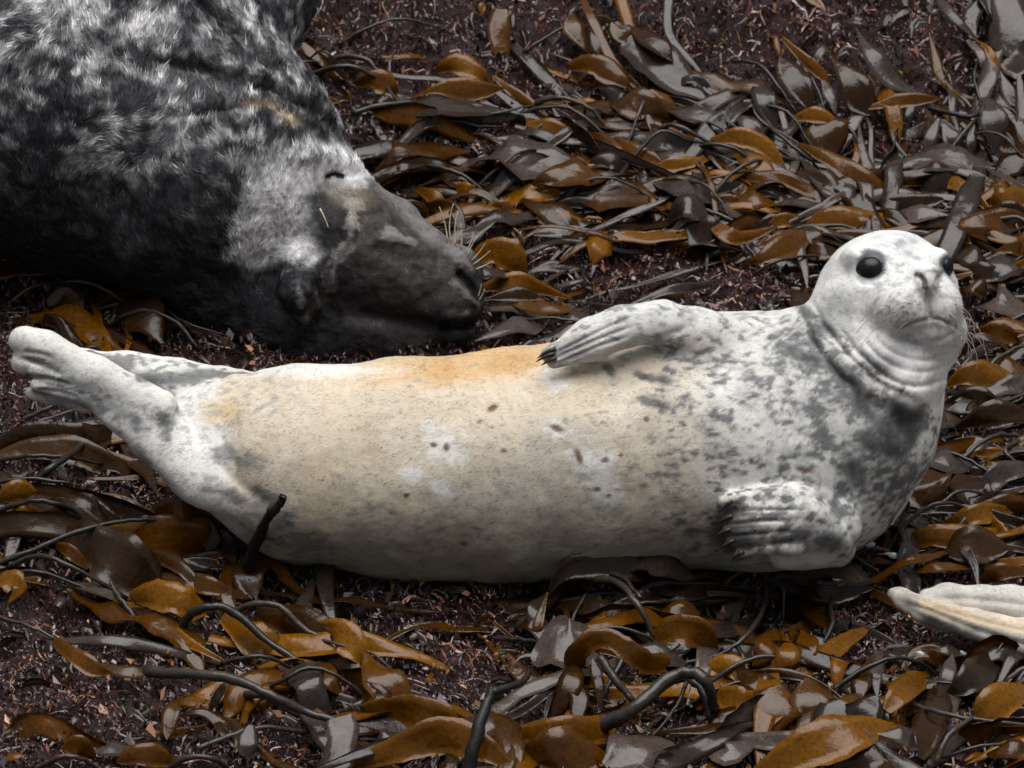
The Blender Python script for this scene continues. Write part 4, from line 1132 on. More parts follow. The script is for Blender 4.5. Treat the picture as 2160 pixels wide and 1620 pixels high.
kelp('long rust-orange kelp blade running down right above the pale seal\'s head', [('b', 56, O, [(1670, 298, 40), (1740, 330, 70), (1820, 380, 60), (1900, 424, 20)], A_), ('b', 74, [-8], [(1690, 335, 30), (1730, 380, 50), (1790, 420, 40), (1840, 436, 10)]), ('b', 46, O, [(1700, 400, 30), (1750, 425, 40), (1830, 440, 10)]), ('s', 5, [(1600, 250, 20), (1650, 290, 60), (1700, 330, 50), (1730, 360, 10)])])
kelp('arched orange kelp strap left of the long rust blade', [('b', 50, O, [(1500, 296, 40), (1560, 288, 70), (1615, 310, 60), (1665, 372, 20)], A_), ('b', 60, G, [(1600, 340, 20), (1640, 360, 40), (1670, 380, 20)]), ('b', 36, O, [(1380, 352, 30), (1430, 345, 40), (1500, 335, 20)], A_), ('s', 6, [(1380, 278, 20), (1420, 264, 70), (1470, 285, 60), (1525, 325, 20)]), ('s', 5, [(1450, 315, 20), (1520, 305, 60), (1590, 340, 40), (1610, 400, 10)])])
kelp('grey kelp ribbons and stalks in a band left of the rust blade', [('b', 60, G, [(1400, 225, 20), (1460, 240, 50), (1560, 260, 30)]), ('b', 54, G, [(1540, 230, 30), (1580, 265, 40), (1610, 310, 20)]), ('b', 90, G, [(1380, 300, 20), (1430, 320, 30), (1480, 345, 20)]), ('b', 40, G, [(1480, 240, 20), (1530, 280, 40), (1560, 300, 20)]), ('s', 4, [(1500, 240, 20), (1540, 260, 40), (1600, 300, 20)])])
kelp('cluster of four upright grey kelp tips at the far right', [('b', 66, [20, 0], [(2075, 205, 60), (2095, 250, 70), (2100, 330, 20)]), ('b', 34, [10], [(1980, 250, 50), (1962, 290, 50), (1960, 330, 20)]), ('b', 44, [10], [(1990, 262, 50), (2010, 295, 50), (2035, 325, 20)]), ('b', 30, [0], [(2055, 260, 50), (2048, 300, 50), (2060, 335, 20)]), ('s', 6, [(1960, 228, 40), (2010, 240, 60), (2050, 246, 60), (2072, 232, 70), (2070, 215, 60)], 'stipe_black')])
kelp('flat grey kelp ledge with brown blade beneath, far right', [('b', 110, [-14], [(1895, 346, 30), (1970, 334, 50), (2040, 340, 50), (2095, 345, 20)]), ('b', 90, O, [(1915, 375, 10), (1970, 380, 40), (2040, 385, 20)], DK), ('s', 5, [(1895, 320, 10), (1890, 370, 30), (1885, 410, 10)])])
kelp('big pale kelp sheet in the top right corner', [('b', 130, [10], [(2110, -20, 60), (2135, 40, 70), (2150, 90, 50), (2190, 120, 20)]), ('b', 30, [60], [(2085, 0, 60), (2105, 45, 60), (2130, 75, 40)])])
kelp('narrow grey kelp strap turning orange, left of the corner sheet', [('b', 34, [0], [(1975, -10, 30), (2010, 35, 50), (2060, 82, 30)]), ('b', 30, O, [(2050, 78, 30), (2085, 105, 60), (2096, 140, 50), (2098, 190, 10)], A_), ('b', 30, [0], [(2040, 85, 30), (2075, 120, 50), (2085, 170, 20)]), ('b', 70, [0], [(2100, 110, 30), (2130, 130, 40), (2180, 140, 20)]), ('b', 36, [10], [(2110, 150, 40), (2125, 190, 40), (2150, 230, 20)]), ('b', 30, [10], [(2150, 160, 40), (2155, 220, 40), (2158, 300, 20)])])
kelp('orange and buff kelp edge at the right border above the seal\'s head', [('b', 70, [0, 55], [(2190, 330, 50), (2140, 345, 50), (2100, 380, 20)]), ('b', 60, O, [(2090, 430, 30), (2120, 420, 50), (2170, 410, 30)], A_), ('b', 46, G, [(2130, 395, 40), (2160, 380, 40), (2190, 380, 20)]), ('b', 44, O, [(2060, 455, 20), (2120, 445, 40), (2180, 450, 30)])])
kelp('layered grey kelp sheets in a level band, centre right', [('b', 110, [-14], [(1380, 385, 20), (1440, 392, 50), (1500, 405, 40), (1570, 412, 10)]), ('b', 70, [-10], [(1530, 440, 20), (1590, 420, 50), (1640, 432, 30)]), ('b', 90, G, [(1470, 425, 20), (1540, 430, 40), (1600, 450, 20)]), ('b', 40, O, [(1480, 425, 30), (1540, 428, 40), (1590, 435, 20)], A_), ('b', 60, G, [(1620, 425, 20), (1700, 428, 40), (1790, 436, 20)])])
kelp('curled brown kelp fold with a grey corner, left of the pale seal\'s head', [('b', 76, [10, -6], [(1410, 466, 30), (1445, 430, 80), (1492, 462, 50)], 'kelp', 'leaf'), ('b', 40, O, [(1490, 452, 50), (1530, 492, 60), (1570, 500, 50), (1640, 478, 40)], A_), ('b', 90, [66], [(1450, 478, 40), (1500, 500, 40), (1560, 520, 10)], DK), ('b', 34, O, [(1600, 490, 30), (1650, 465, 50), (1700, 470, 30)], A_)])
kelp('flat amber kelp blades just behind the pale seal\'s forehead', [('b', 60, [40], [(1690, 470, 30), (1760, 458, 50), (1840, 466, 40), (1900, 462, 10)], A_), ('b', 50, [50], [(1740, 480, 20), (1820, 478, 40), (1900, 486, 10)], A_), ('b', 60, G, [(1880, 460, 20), (1940, 450, 40), (2000, 455, 20)]), ('b', 50, O, [(1840, 440, 20), (1900, 430, 40), (1990, 420, 20)])])
kelp('brown kelp strap dipping to a grey stalk, left of the pale seal\'s brow', [('b', 60, [60, 40], [(1560, 562, 20), (1610, 542, 50), (1680, 505, 60), (1725, 482, 20)]), ('b', 50, GO, [(1700, 475, 50), (1720, 500, 50), (1740, 530, 20)]), ('s', 4, [(1590, 580, 20), (1640, 550, 50), (1710, 540, 40), (1740, 545, 20)]), ('b', 50, OG, [(1680, 520, 20), (1740, 530, 40), (1770, 520, 20)])])
kelp('flat brown kelp straps right of the pale seal\'s crown', [('b', 50, GO, [(1960, 478, 20), (2040, 470, 50), (2110, 462, 40), (2180, 470, 10)]), ('b', 50, O, [(1990, 500, 20), (2060, 495, 40), (2150, 500, 10)], 'kelp'), ('b', 40, G, [(2010, 486, 20), (2070, 482, 40), (2150, 484, 20)]), ('b', 40, O, [(2100, 530, 30), (2140, 522, 50), (2190, 528, 20)], A_), ('b', 70, G, [(2000, 530, 10), (2050, 540, 30), (2090, 560, 10)])])
kelp('grey kelp leaf between the pale seal\'s cheek and the right edge', [('b', 90, G, [(2050, 650, 10), (2100, 640, 50), (2180, 650, 20)]), ('b', 80, [0], [(2070, 590, 10), (2110, 560, 40), (2170, 545, 20)]), ('b', 44, O, [(2050, 700, 20), (2100, 698, 50), (2150, 720, 20)], A_), ('b', 60, G, [(2030, 610, 10), (2060, 600, 40), (2080, 630, 10)]), ('b', 50, O, [(2030, 570, 10), (2080, 575, 30), (2150, 585, 10)], DK)])
# --- right strip
kelp('orange kelp blade under a thin stalk, right of the pale seal\'s neck', [('b', 66, O, [(1995, 815, 20), (2040, 790, 60), (2100, 795, 60), (2170, 830, 10)], A_), ('s', 5, [(1990, 865, 20), (2050, 872, 40), (2110, 850, 50), (2190, 820, 30)]), ('b', 70, G, [(2060, 760, 20), (2110, 770, 50), (2180, 790, 20)]), ('s', 5, [(2060, 820, 30), (2090, 770, 60), (2140, 735, 50), (2190, 730, 30)])])
kelp('dark orange kelp strap level with the pale seal\'s chest at the right edge', [('b', 60, O, [(2010, 905, 20), (2070, 880, 60), (2130, 872, 60), (2200, 890, 20)], 'kelp'), ('b', 50, O, [(2000, 850, 10), (2060, 840, 40), (2150, 880, 10)]), ('s', 5, [(2150, 930, 30), (2120, 950, 50), (2160, 990, 30)]), ('b', 60, G, [(2090, 960, 10), (2130, 950, 40), (2180, 940, 10)])])
kelp('wide kelp bell, grey above and amber below, right of the folded flipper', [('b', 118, [-8, 30, 62], [(1925, 985, 60), (1955, 1030, 70), (1990, 1090, 20)]), ('b', 90, [-12], [(1930, 965, 40), (1990, 965, 60), (2060, 990, 20)]), ('b', 80, [10, 60], [(2020, 1000, 50), (2060, 1040, 60), (2110, 1090, 20)]), ('s', 5, [(1940, 960, 30), (2000, 955, 60), (2060, 980, 50), (2130, 1030, 20)])])
kelp('heap of brown and grey kelp right of the pale seal\'s chest bottom', [('b', 60, O, [(1900, 1150, 10), (1970, 1130, 40), (2060, 1135, 30), (2150, 1110, 10)], A_), ('b', 70, G, [(1860, 1110, 10), (1920, 1090, 40), (1970, 1120, 20)]), ('b', 50, O, [(1990, 1110, 20), (2060, 1085, 50), (2150, 1075, 20)], A_), ('b', 90, [50, 0], [(1990, 1170, 20), (2050, 1150, 50), (2130, 1160, 30)], DK), ('b', 44, O, [(2070, 1228, 20), (2110, 1206, 50), (2190, 1208, 30)], A_), ('b', 30, G, [(1900, 1210, 20), (1980, 1195, 40), (2050, 1200, 20)])])
# --- left strip
kelp('broad dark-brown kelp blade under the raised hind flipper at the left', [('b', 84, [62], [(-20, 945, 20), (80, 925, 50), (180, 925, 50), (275, 905, 20)], 'kelp'), ('s', 8, [(70, 1022, 30), (110, 985, 60), (155, 955, 60), (188, 926, 40)]), ('s', 5, [(-20, 972, 30), (60, 962, 60), (140, 965, 50), (220, 980, 20)]), ('b', 60, [-6], [(250, 900, 10), (290, 960, 40), (330, 1040, 20)], DK)])
kelp('pale grey kelp tongue with dark stalk across it at the left edge', [('b', 62, [-12], [(85, 1030, 40), (140, 1050, 60), (190, 1078, 50), (250, 1112, 10)]), ('s', 6, [(-20, 1086, 30), (50, 1060, 70), (120, 1062, 80), (205, 1105, 20)]), ('b', 50, O, [(0, 1052, 40), (40, 1036, 60), (90, 1048, 40)], A_), ('b', 40, O, [(10, 1088, 30), (50, 1085, 50), (100, 1095, 20)], A_), ('s', 5, [(-20, 1020, 30), (60, 1010, 50), (150, 1020, 40)])])
kelp('bright amber kelp loop at the end of a long dark stalk, lower left', [('s', 6, [(-20, 1195, 20), (60, 1165, 50), (160, 1122, 80), (260, 1098, 90), (340, 1096, 90), (412, 1102, 80)]), ('b', 58, [66], [(332, 1094, 60), (372, 1072, 110), (412, 1066, 110), (424, 1095, 80)], A_, 'flat'), ('b', 96, [62], [(230, 1120, 30), (310, 1130, 60), (400, 1138, 50), (440, 1160, 20)], A_), ('b', 50, [40, 20], [(420, 1070, 100), (440, 1120, 60), (450, 1180, 10)]), ('b', 60, O, [(430, 1110, 20), (455, 1160, 30), (480, 1200, 10)], A_)])
kelp('large dark-brown kelp sheet sloping down right at the lower left', [('b', 120, [60], [(120, 1120, 30), (190, 1150, 60), (260, 1190, 60), (345, 1250, 10)], DK), ('b', 34, O, [(118, 1150, 50), (150, 1165, 60), (185, 1200, 30)], A_), ('s', 6, [(20, 1195, 30), (80, 1172, 60), (150, 1195, 60), (270, 1262, 20)]), ('s', 4, [(10, 1215, 20), (80, 1205, 40), (180, 1240, 30), (280, 1270, 10)])])
kelp('rounded orange kelp blade sheltered by dark stalks, lower left', [('b', 74, [62], [(275, 1260, 40), (330, 1254, 70), (390, 1268, 70), (432, 1290, 30)], A_), ('b', 40, O, [(375, 1212, 30), (440, 1236, 50), (525, 1262, 20)]), ('b', 60, [-12, 50], [(270, 1280, 20), (330, 1300, 30), (400, 1322, 10)]), ('b', 40, G, [(150, 1230, 20), (210, 1245, 40), (275, 1275, 10)])])
kelp('thick grey-backed stalk bending over orange straps, lower left of centre', [('s', 10, [(378, 1336, 10), (398, 1300, 60), (440, 1280, 100), (490, 1290, 100), (560, 1348, 70), (640, 1405, 40)]), ('s', 7, [(490, 1292, 40), (540, 1274, 90), (590, 1280, 90), (640, 1325, 60), (700, 1360, 40), (765, 1392, 20)]), ('b', 70, [62], [(470, 1300, 30), (530, 1345, 50), (600, 1392, 10)], A_), ('b', 100, [60], [(540, 1290, 20), (630, 1320, 50), (720, 1400, 30), (760, 1450, 10)], 'kelp'), ('b', 70, [60], [(650, 1335, 30), (705, 1330, 70), (750, 1365, 60), (785, 1420, 10)], A_)])
kelp('pale kelp flap at the foot of the thick bent stalk', [('b', 66, [-4, 10], [(625, 1405, 50), (650, 1440, 60), (668, 1510, 10)], 'kelp', 'flat'), ('s', 5, [(468, 1400, 20), (520, 1386, 60), (570, 1388, 60), (620, 1412, 30)]), ('b', 60, G, [(650, 1400, 30), (690, 1430, 40), (720, 1470, 10)])])
kelp('longest stalk, running from bottom left towards the white hanging flap', [('s', 11, [(310, 1415, 30), (400, 1422, 70), (490, 1432, 90), (570, 1466, 80), (640, 1500, 60), (712, 1522, 50)]), ('b', 62, [20, 0], [(716, 1512, 70), (722, 1550, 60), (705, 1640, 10)], 'kelp', 'flat'), ('s', 8, [(500, 1465, 20), (560, 1470, 50), (630, 1510, 30)]), ('b', 26, [0], [(482, 1432, 70), (462, 1462, 50), (440, 1500, 10)]), ('b', 38, [0], [(385, 1468, 40), (362, 1500, 40), (352, 1560, 10)]), ('b', 46, [0], [(530, 1530, 40), (522, 1570, 30), (530, 1600, 10)])])
kelp('slim orange kelp tongue lying on red turf at the lower left', [('b', 40, O, [(112, 1350, 20), (150, 1378, 50), (200, 1410, 40), (235, 1420, 20)], A_), ('b', 30, [0], [(200, 1400, 20), (270, 1418, 30), (340, 1412, 20)], 'kelp_dark'), ('s', 4, [(-10, 1300, 10), (60, 1320, 30), (120, 1350, 20)])])
kelp('orange kelp scrap on the left border above the turf', [('b', 50, O, [(-20, 1225, 20), (15, 1222, 40), (40, 1240, 30), (20, 1270, 10)], A_), ('b', 30, G, [(30, 1100, 30), (28, 1140, 30), (10, 1220, 10)], 'kelp')])
kelp('amber kelp pieces and arched stalk at the bottom left border', [('b', 50, O, [(245, 1605, 20), (300, 1590, 50), (370, 1608, 20)], A_), ('s', 6, [(80, 1625, 10), (120, 1598, 60), (170, 1600, 60), (210, 1625, 10)]), ('b', 50, O, [(130, 1580, 20), (165, 1574, 40), (200, 1600, 10)], A_), ('b', 44, G, [(190, 1585, 20), (240, 1580, 30), (290, 1580, 10)]), ('s', 7, [(350, 1630, 10), (390, 1600, 60), (450, 1600, 60), (490, 1630, 10)])])
# --- bottom centre
kelp('buff and orange kelp wedge left of the snapped black stalk', [('b', 84, [-6, 58], [(768, 1375, 50), (800, 1430, 60), (870, 1485, 20)]), ('b', 60, OG, [(740, 1460, 20), (790, 1470, 40), (830, 1500, 20)]), ('b', 90, [62], [(770, 1500, 20), (850, 1500, 60), (930, 1530, 50), (960, 1560, 20)], A_), ('b', 50, G, [(860, 1530, 30), (920, 1510, 40), (990, 1500, 20)])])
kelp('long amber kelp wave along the bottom edge, left of centre', [('b', 84, [62], [(740, 1618, 20), (840, 1580, 60), (930, 1552, 70), (1020, 1578, 60), (1090, 1630, 20)], A_), ('b', 70, [-8, 30], [(1035, 1500, 40), (1070, 1550, 50), (1095, 1630, 20)]), ('b', 50, G, [(760, 1600, 20), (820, 1560, 50), (850, 1540, 20)])])
kelp('snapped black stalk bent at a right angle, bottom centre', [('s', 14, [(985, 1640, 40), (1000, 1570, 90), (1020, 1500, 130), (1040, 1455, 150)], 'stipe_black'), ('s', 8, [(1036, 1460, 150), (1070, 1450, 150), (1105, 1436, 140), (1116, 1415, 130)], 'stipe_black')])
kelp('thick ribbed grey stalk arching up from a tan blade, bottom centre', [('s', 15, [(1240, 1545, 30), (1330, 1500, 70), (1400, 1440, 110), (1450, 1418, 120), (1490, 1440, 110), (1508, 1500, 40)]), ('s', 9, [(1400, 1440, 60), (1450, 1432, 80), (1485, 1465, 70), (1496, 1520, 30)], 'stipe_black'), ('b', 70, [58], [(1075, 1545, 30), (1170, 1545, 60), (1260, 1540, 50), (1300, 1520, 20)], A_), ('b', 110, [50], [(1080, 1590, 10), (1170, 1590, 40), (1290, 1600, 20)], 'kelp'), ('b', 110, [-6], [(1280, 1620, 10), (1350, 1570, 40), (1440, 1590, 20)]), ('s', 4, [(1450, 1440, 90), (1420, 1500, 60), (1370, 1560, 20)])])
kelp('bright amber kelp arch over a grey stalk, right of bottom centre', [('b', 44, [66], [(1205, 1420, 30), (1225, 1368, 100), (1275, 1346, 130), (1325, 1370, 120), (1365, 1398, 90), (1410, 1400, 60)], A_, 'flat'), ('b', 54, [55, 20], [(1215, 1400, 60), (1200, 1450, 50), (1165, 1520, 10)], 'kelp'), ('s', 10, [(1265, 1385, 90), (1295, 1430, 70), (1335, 1480, 40)]), ('b', 26, [40], [(1250, 1390, 60), (1262, 1440, 50), (1268, 1500, 20)]), ('b', 60, G, [(1330, 1370, 60), (1390, 1380, 60), (1450, 1400, 30)])])
kelp('square grey kelp flap with a sharp edge beside the amber arch', [('b', 120, [5], [(1140, 1345, 60), (1190, 1355, 70), (1238, 1360, 60)], 'kelp', 'flat'), ('b', 44, [0, 40], [(1090, 1320, 30), (1120, 1310, 60), (1145, 1330, 50)]), ('b', 36, [10], [(1120, 1330, 50), (1130, 1285, 70), (1150, 1255, 60)]), ('b', 26, O, [(1140, 1360, 20), (1135, 1320, 60), (1155, 1250, 80)], 'kelp')])
kelp('dark kelp hood with paired grey stalks under the pale seal\'s belly', [('b', 66, [60], [(1150, 1262, 40), (1190, 1206, 90), (1260, 1190, 100), (1350, 1200, 90), (1420, 1220, 40)], DK), ('s', 8, [(1235, 1218, 60), (1300, 1228, 90), (1345, 1275, 80), (1385, 1350, 30)]), ('s', 6, [(1250, 1208, 70), (1310, 1216, 90), (1352, 1262, 80)]), ('s', 5, [(1200, 1330, 20), (1215, 1290, 40), (1238, 1250, 50)]), ('s', 5, [(1262, 1260, 50), (1280, 1290, 40), (1300, 1320, 20)])])
kelp('pale pointed kelp corner tucked against the pale seal\'s belly', [('b', 74, [0], [(1318, 1196, 90), (1370, 1182, 110), (1410, 1196, 100), (1465, 1218, 60)]), ('b', 50, G, [(1370, 1230, 30), (1400, 1240, 50), (1440, 1250, 20)], 'kelp')])
kelp('amber rounded kelp blades at the end of a slim curved stalk', [('b', 70, [60], [(1375, 1350, 30), (1420, 1326, 70), (1470, 1335, 70), (1512, 1378, 20)], A_), ('s', 6, [(1618, 1212, 40), (1612, 1280, 70), (1575, 1340, 60), (1520, 1380, 40), (1420, 1402, 20)]), ('b', 60, [60], [(1490, 1425, 20), (1540, 1405, 40), (1560, 1440, 20)], A_), ('b', 60, [62], [(1500, 1460, 20), (1560, 1480, 40), (1620, 1490, 20)], A_), ('b', 60, GO, [(1390, 1300, 20), (1430, 1295, 40), (1500, 1320, 20)])])
kelp('flat grey and brown kelp slab directly under the folded flipper', [('b', 90, [-4], [(1650, 1205, 40), (1720, 1212, 60), (1790, 1212, 60), (1830, 1205, 30)], 'kelp', 'flat'), ('b', 70, [58], [(1680, 1245, 30), (1750, 1248, 50), (1840, 1240, 40)], 'kelp'), ('b', 40, [-6], [(1600, 1215, 20), (1640, 1222, 50), (1690, 1245, 30)]), ('s', 4, [(1620, 1225, 60), (1650, 1240, 70), (1652, 1310, 20)])])
kelp('spoon-shaped grey kelp blade with an amber rim, lower right', [('b', 60, [20, 0], [(1640, 1330, 40), (1620, 1365, 50), (1590, 1405, 20)], 'kelp'), ('b', 56, O, [(1660, 1345, 50), (1662, 1380, 50), (1620, 1420, 20)], A_), ('b', 44, [55], [(1690, 1330, 40), (1705, 1365, 40), (1680, 1410, 10)], 'kelp'), ('b', 80, G, [(1690, 1265, 20), (1720, 1290, 30), (1750, 1330, 10)])])
kelp('row of overlapping slate-grey kelp tips, lower right', [('b', 100, [10, -6], [(1650, 1445, 70), (1635, 1495, 50), (1625, 1560, 10)]), ('b', 90, [10, -6], [(1705, 1430, 60), (1715, 1480, 50), (1720, 1540, 10)]), ('b', 90, [5], [(1780, 1480, 40), (1760, 1510, 30), (1740, 1560, 10)]), ('b', 80, [5], [(1850, 1470, 50), (1830, 1500, 40), (1810, 1540, 10)]), ('b', 60, GO, [(1560, 1410, 40), (1600, 1440, 50), (1650, 1445, 30)]), ('b', 60, G, [(1480, 1570, 20), (1530, 1590, 40), (1600, 1560, 20)])])
kelp('long tan kelp plank along the bottom edge at the right', [('b', 96, [50], [(1590, 1632, 30), (1690, 1584, 70), (1790, 1548, 80), (1890, 1530, 50)], A_), ('b', 50, [0], [(1850, 1548, 80), (1905, 1552, 80), (1938, 1580, 40)]), ('b', 80, [50, 20], [(1760, 1620, 20), (1830, 1590, 50), (1900, 1580, 40)], 'kelp'), ('b', 60, O, [(1870, 1500, 60), (1905, 1455, 70), (1960, 1420, 20)], A_), ('b', 70, O, [(1940, 1600, 30), (1960, 1530, 40), (1985, 1450, 20)], 'kelp')])
kelp('pale twisted kelp tips below the hind flippers of the third seal', [('b', 40, [10], [(2010, 1380, 60), (2000, 1420, 50), (1985, 1480, 10)]), ('b', 40, [0], [(1840, 1380, 40), (1820, 1430, 40), (1815, 1480, 10)]), ('b', 30, [20], [(1860, 1370, 50), (1848, 1420, 40), (1850, 1470, 10)]), ('b', 30, [0], [(1960, 1370, 40), (2000, 1372, 50), (2040, 1380, 20)]), ('b', 44, [0], [(2060, 1400, 30), (2110, 1378, 40), (2150, 1400, 20)])])
kelp('wide amber kelp blade in the bottom right corner', [('b', 90, O, [(2060, 1530, 30), (2110, 1480, 70), (2190, 1450, 50)], A_), ('b', 70, [62], [(1990, 1470, 20), (2050, 1430, 50), (2120, 1370, 20)], DK), ('s', 5, [(1920, 1482, 30), (2000, 1508, 50), (2080, 1520, 50), (2190, 1532, 30)]), ('s', 6, [(1975, 1610, 30), (2000, 1555, 60), (2040, 1520, 60), (2080, 1505, 30)]), ('s', 4, [(1980, 1600, 20), (2070, 1575, 40), (2190, 1560, 20)]), ('b', 60, [0], [(2080, 1590, 20), (2130, 1580, 40), (2190, 1590, 20)])])
kelp('black kelp stump standing against the pale seal\'s hip', [('s', 13, [(522, 1195, 40), (545, 1135, 130), (562, 1100, 200), (578, 1070, 255)], 'stipe_black'), ('s', 11, [(572, 1080, 250), (590, 1062, 275), (598, 1046, 295)], 'stipe_black'), ('b', 90, [55], [(520, 1170, 20), (520, 1210, 30), (540, 1270, 10)], DK), ('b', 40, [10], [(470, 1120, 20), (480, 1160, 40), (500, 1200, 20)])])
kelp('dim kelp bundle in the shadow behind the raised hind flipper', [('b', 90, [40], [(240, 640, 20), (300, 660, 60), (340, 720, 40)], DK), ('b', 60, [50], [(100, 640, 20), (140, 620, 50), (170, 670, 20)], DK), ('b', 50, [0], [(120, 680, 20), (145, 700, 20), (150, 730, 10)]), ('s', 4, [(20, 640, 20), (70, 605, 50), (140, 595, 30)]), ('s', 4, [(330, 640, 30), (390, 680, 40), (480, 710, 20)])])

# filler plants: straps fanned from a crown, each strap its own part
LM = [(1870, 490, "the pale seal's crown"), (2040, 640, "the pale seal's cheek"), (1960, 930, "the pale seal's chest"), (1650, 1190, "the folded fore flipper"), (1000, 1220, "the pale seal's belly"),
      (1400, 640, "the upper fore flipper"), (600, 1150, "the pale seal's hip"), (60, 760, "the raised hind flipper"), (1015, 600, "the dark seal's nose"), (820, 370, "the dark seal's brow"), (640, 130, "the dark seal's shoulder"),
      (1880, 1250, "the third seal's flippers"), (1030, 1470, "the snapped black stalk"), (1280, 1350, "the bright amber arch"), (700, 1520, "the white hanging flap"), (1310, 60, "the slanting grey blade"),
      (2140, 30, "the corner sheet"), (1780, 340, "the long rust blade"), (390, 1080, "the amber loop"), (0, 1620, "the bottom left corner"), (2160, 1620, "the bottom right corner"), (1600, 1620, "the tan plank")]
used_labels = set()
NUM = {3: 'three', 4: 'four', 5: 'five', 6: 'six', 7: 'seven', 8: 'eight', 9: 'nine'}
def place_label(px, py, n, w, tone, ln):
    ds = sorted((math.hypot(px-a, (py-b)*1.3), a, b, t) for a, b, t in LM)
    for k in range(3):
        d, a, b, t = ds[k]
        dx, dy = px-a, py-b
        v = 'below' if dy > 0 else 'above'; h = 'right' if dx > 0 else 'left'
        rel = f'{h} of' if abs(dx) > 1.8*abs(dy) else (f'{v}' if abs(dy) > 1.8*abs(dx) else f'{v} and {h} of')
        dist = 'just' if d < 130 else ('somewhat' if d < 260 else 'well')
        lab = f'{tone} kelp, {NUM[n]} {w} {ln} straps, {dist} {rel} {t}'.replace('above and right of', 'above right of').replace('above and left of', 'above left of').replace('below and right of', 'below right of').replace('below and left of', 'below left of')
        if lab not in used_labels:
            used_labels.add(lab); return lab
    return lab.replace(' kelp,', ' kelp patch,')
CLEAR = [(1620, 80, 330, 105), (1890, 110, 120, 100), (860, 50, 260, 95), (700, 230, 60, 70), (1450, 590, 240, 55), (190, 1400, 270, 95), (430, 1340, 120, 45), (740, 1255, 190, 65), (1800, 1330, 140, 60), (930, 1420, 170, 50),
         (60, 600, 110, 70), (170, 860, 150, 40), (1000, 320, 60, 20), (1260, 440, 70, 30), (950, 1320, 150, 40)]
def in_clear(p):
    x, y = to_px(np.asarray(p))
    return any(((x-a)/rx)**2+((y-b)/ry)**2 < 1 for a, b, rx, ry in CLEAR)
def filler(px, py, n, ang, spread, wmm, lmm, mats, tone):
    wd = 'broad' if wmm > 44 else 'narrow'; ln = 'long' if lmm > 210 else 'short'
    root = None
    c = hit(px, py, 0.0)
    root = empty('kelp_plant', c, place_label(px, py, n, wd, tone, ln), 'kelp', 'kelp plants strewn over the rock')
    for k in range(n):
        a = math.radians(ang+rnd.uniform(-spread, spread)+(180 if rnd.random() < 0.3 else 0))
        L = lmm*MM*rnd.uniform(0.8, 2.7); W = wmm*MM*rnd.choice([rnd.uniform(0.35, 0.8), rnd.uniform(0.8, 1.45)])
        p = np.array([c[0]+rnd.uniform(-.09, .09), c[1]+rnd.uniform(-.12, .12)])
        pts = []; m = 6; hh = rnd.uniform(0.004, 0.050); ph = rnd.uniform(0, 6.28); am = rnd.uniform(0.004, 0.022)
        cur = rnd.gauss(0, 0.7)
        for j in range(m):
            z = gz(p[0], p[1])+hh*math.sin(math.pi*(0.12+0.8*j/(m-1)))+am*math.sin(ph+j*1.3)+0.012
            pts.append(np.array([p[0], p[1], z]))
            a += cur/m+rnd.gauss(0, 0.18)
            p = p+np.array([math.cos(a), math.sin(a)])*L/(m-1)
        if sum(in_clear(q_) for q_ in pts) >= 2 and k > 0: continue
        t0 = rnd.choice([6, 14, 22, 30, 55, 70]); t1 = rnd.choice([4, 12, 24, 34, 60, 75])
        add_blade(root, c, pts, W, [t0, (t0+t1)/2+rnd.gauss(0, 18), t1], rnd.choice(mats), rnd.choice(['leaf', 'strap', 'strap', 'strap']), ruffle=rnd.uniform(0.06, 0.26), steps=4)
    if rnd.random() < 0.55:
        a = math.radians(ang+rnd.uniform(-40, 40)); p = np.array(c[:2]); pts = []
        hh = rnd.uniform(0.03, 0.09)
        for j in range(5):
            pts.append(np.array([p[0], p[1], gz(p[0], p[1])+0.012+hh*math.sin(math.pi*j/4)])); a += rnd.gauss(0, 0.25); p = p+np.array([math.cos(a), math.sin(a)])*0.07
        add_stipe(root, c, pts, rnd.uniform(0.0035, 0.0065))
# (px range, py range, number, heading in the ground plane, spread, strap width, strap length)
REG = [((770, 1120), (250, 470), 7, 0, 40, 40, 170), ((1040, 1400), (180, 330), 5, -40, 40, 44, 200), ((1120, 1420), (340, 560), 8, -10, 40, 44, 200),
       ((1400, 1700), (230, 420), 8, -45, 35, 40, 230), ((1400, 1700), (420, 560), 7, -10, 30, 44, 220), ((1700, 2160), (220, 420), 8, -60, 35, 44, 230), ((1700, 2160), (420, 520), 8, 0, 25, 40, 240),
       ((2040, 2160), (520, 760), 5, 10, 40, 46, 190), ((2020, 2170), (760, 1180), 9, 10, 45, 50, 210), ((1890, 2020), (1020, 1190), 4, 10, 40, 44, 180), ((1020, 1280), (560, 700), 5, 0, 30, 40, 200),
       ((0, 300), (900, 1230), 5, -20, 40, 54, 260), ((60, 480), (1080, 1300), 5, -30, 40, 56, 240), ((380, 780), (1260, 1500), 5, -40, 40, 46, 230), ((400, 1000), (1480, 1620), 7, -10, 60, 46, 220),
       ((1000, 1500), (1300, 1620), 8, 20, 60, 48, 230), ((1480, 1900), (1230, 1620), 8, 60, 50, 48, 190), ((1900, 2170), (1400, 1620), 7, 20, 50, 48, 230), ((1300, 1900), (1180, 1280), 5, 0, 30, 46, 200),
       ((2050, 2160), (30, 220), 3, -60, 30, 40, 200), ((40, 420), (600, 720), 4, -30, 40, 44, 200), ((700, 1050), (1280, 1440), 3, 0, 50, 30, 130), ((560, 900), (60, 300), 3, 0, 50, 30, 120)]
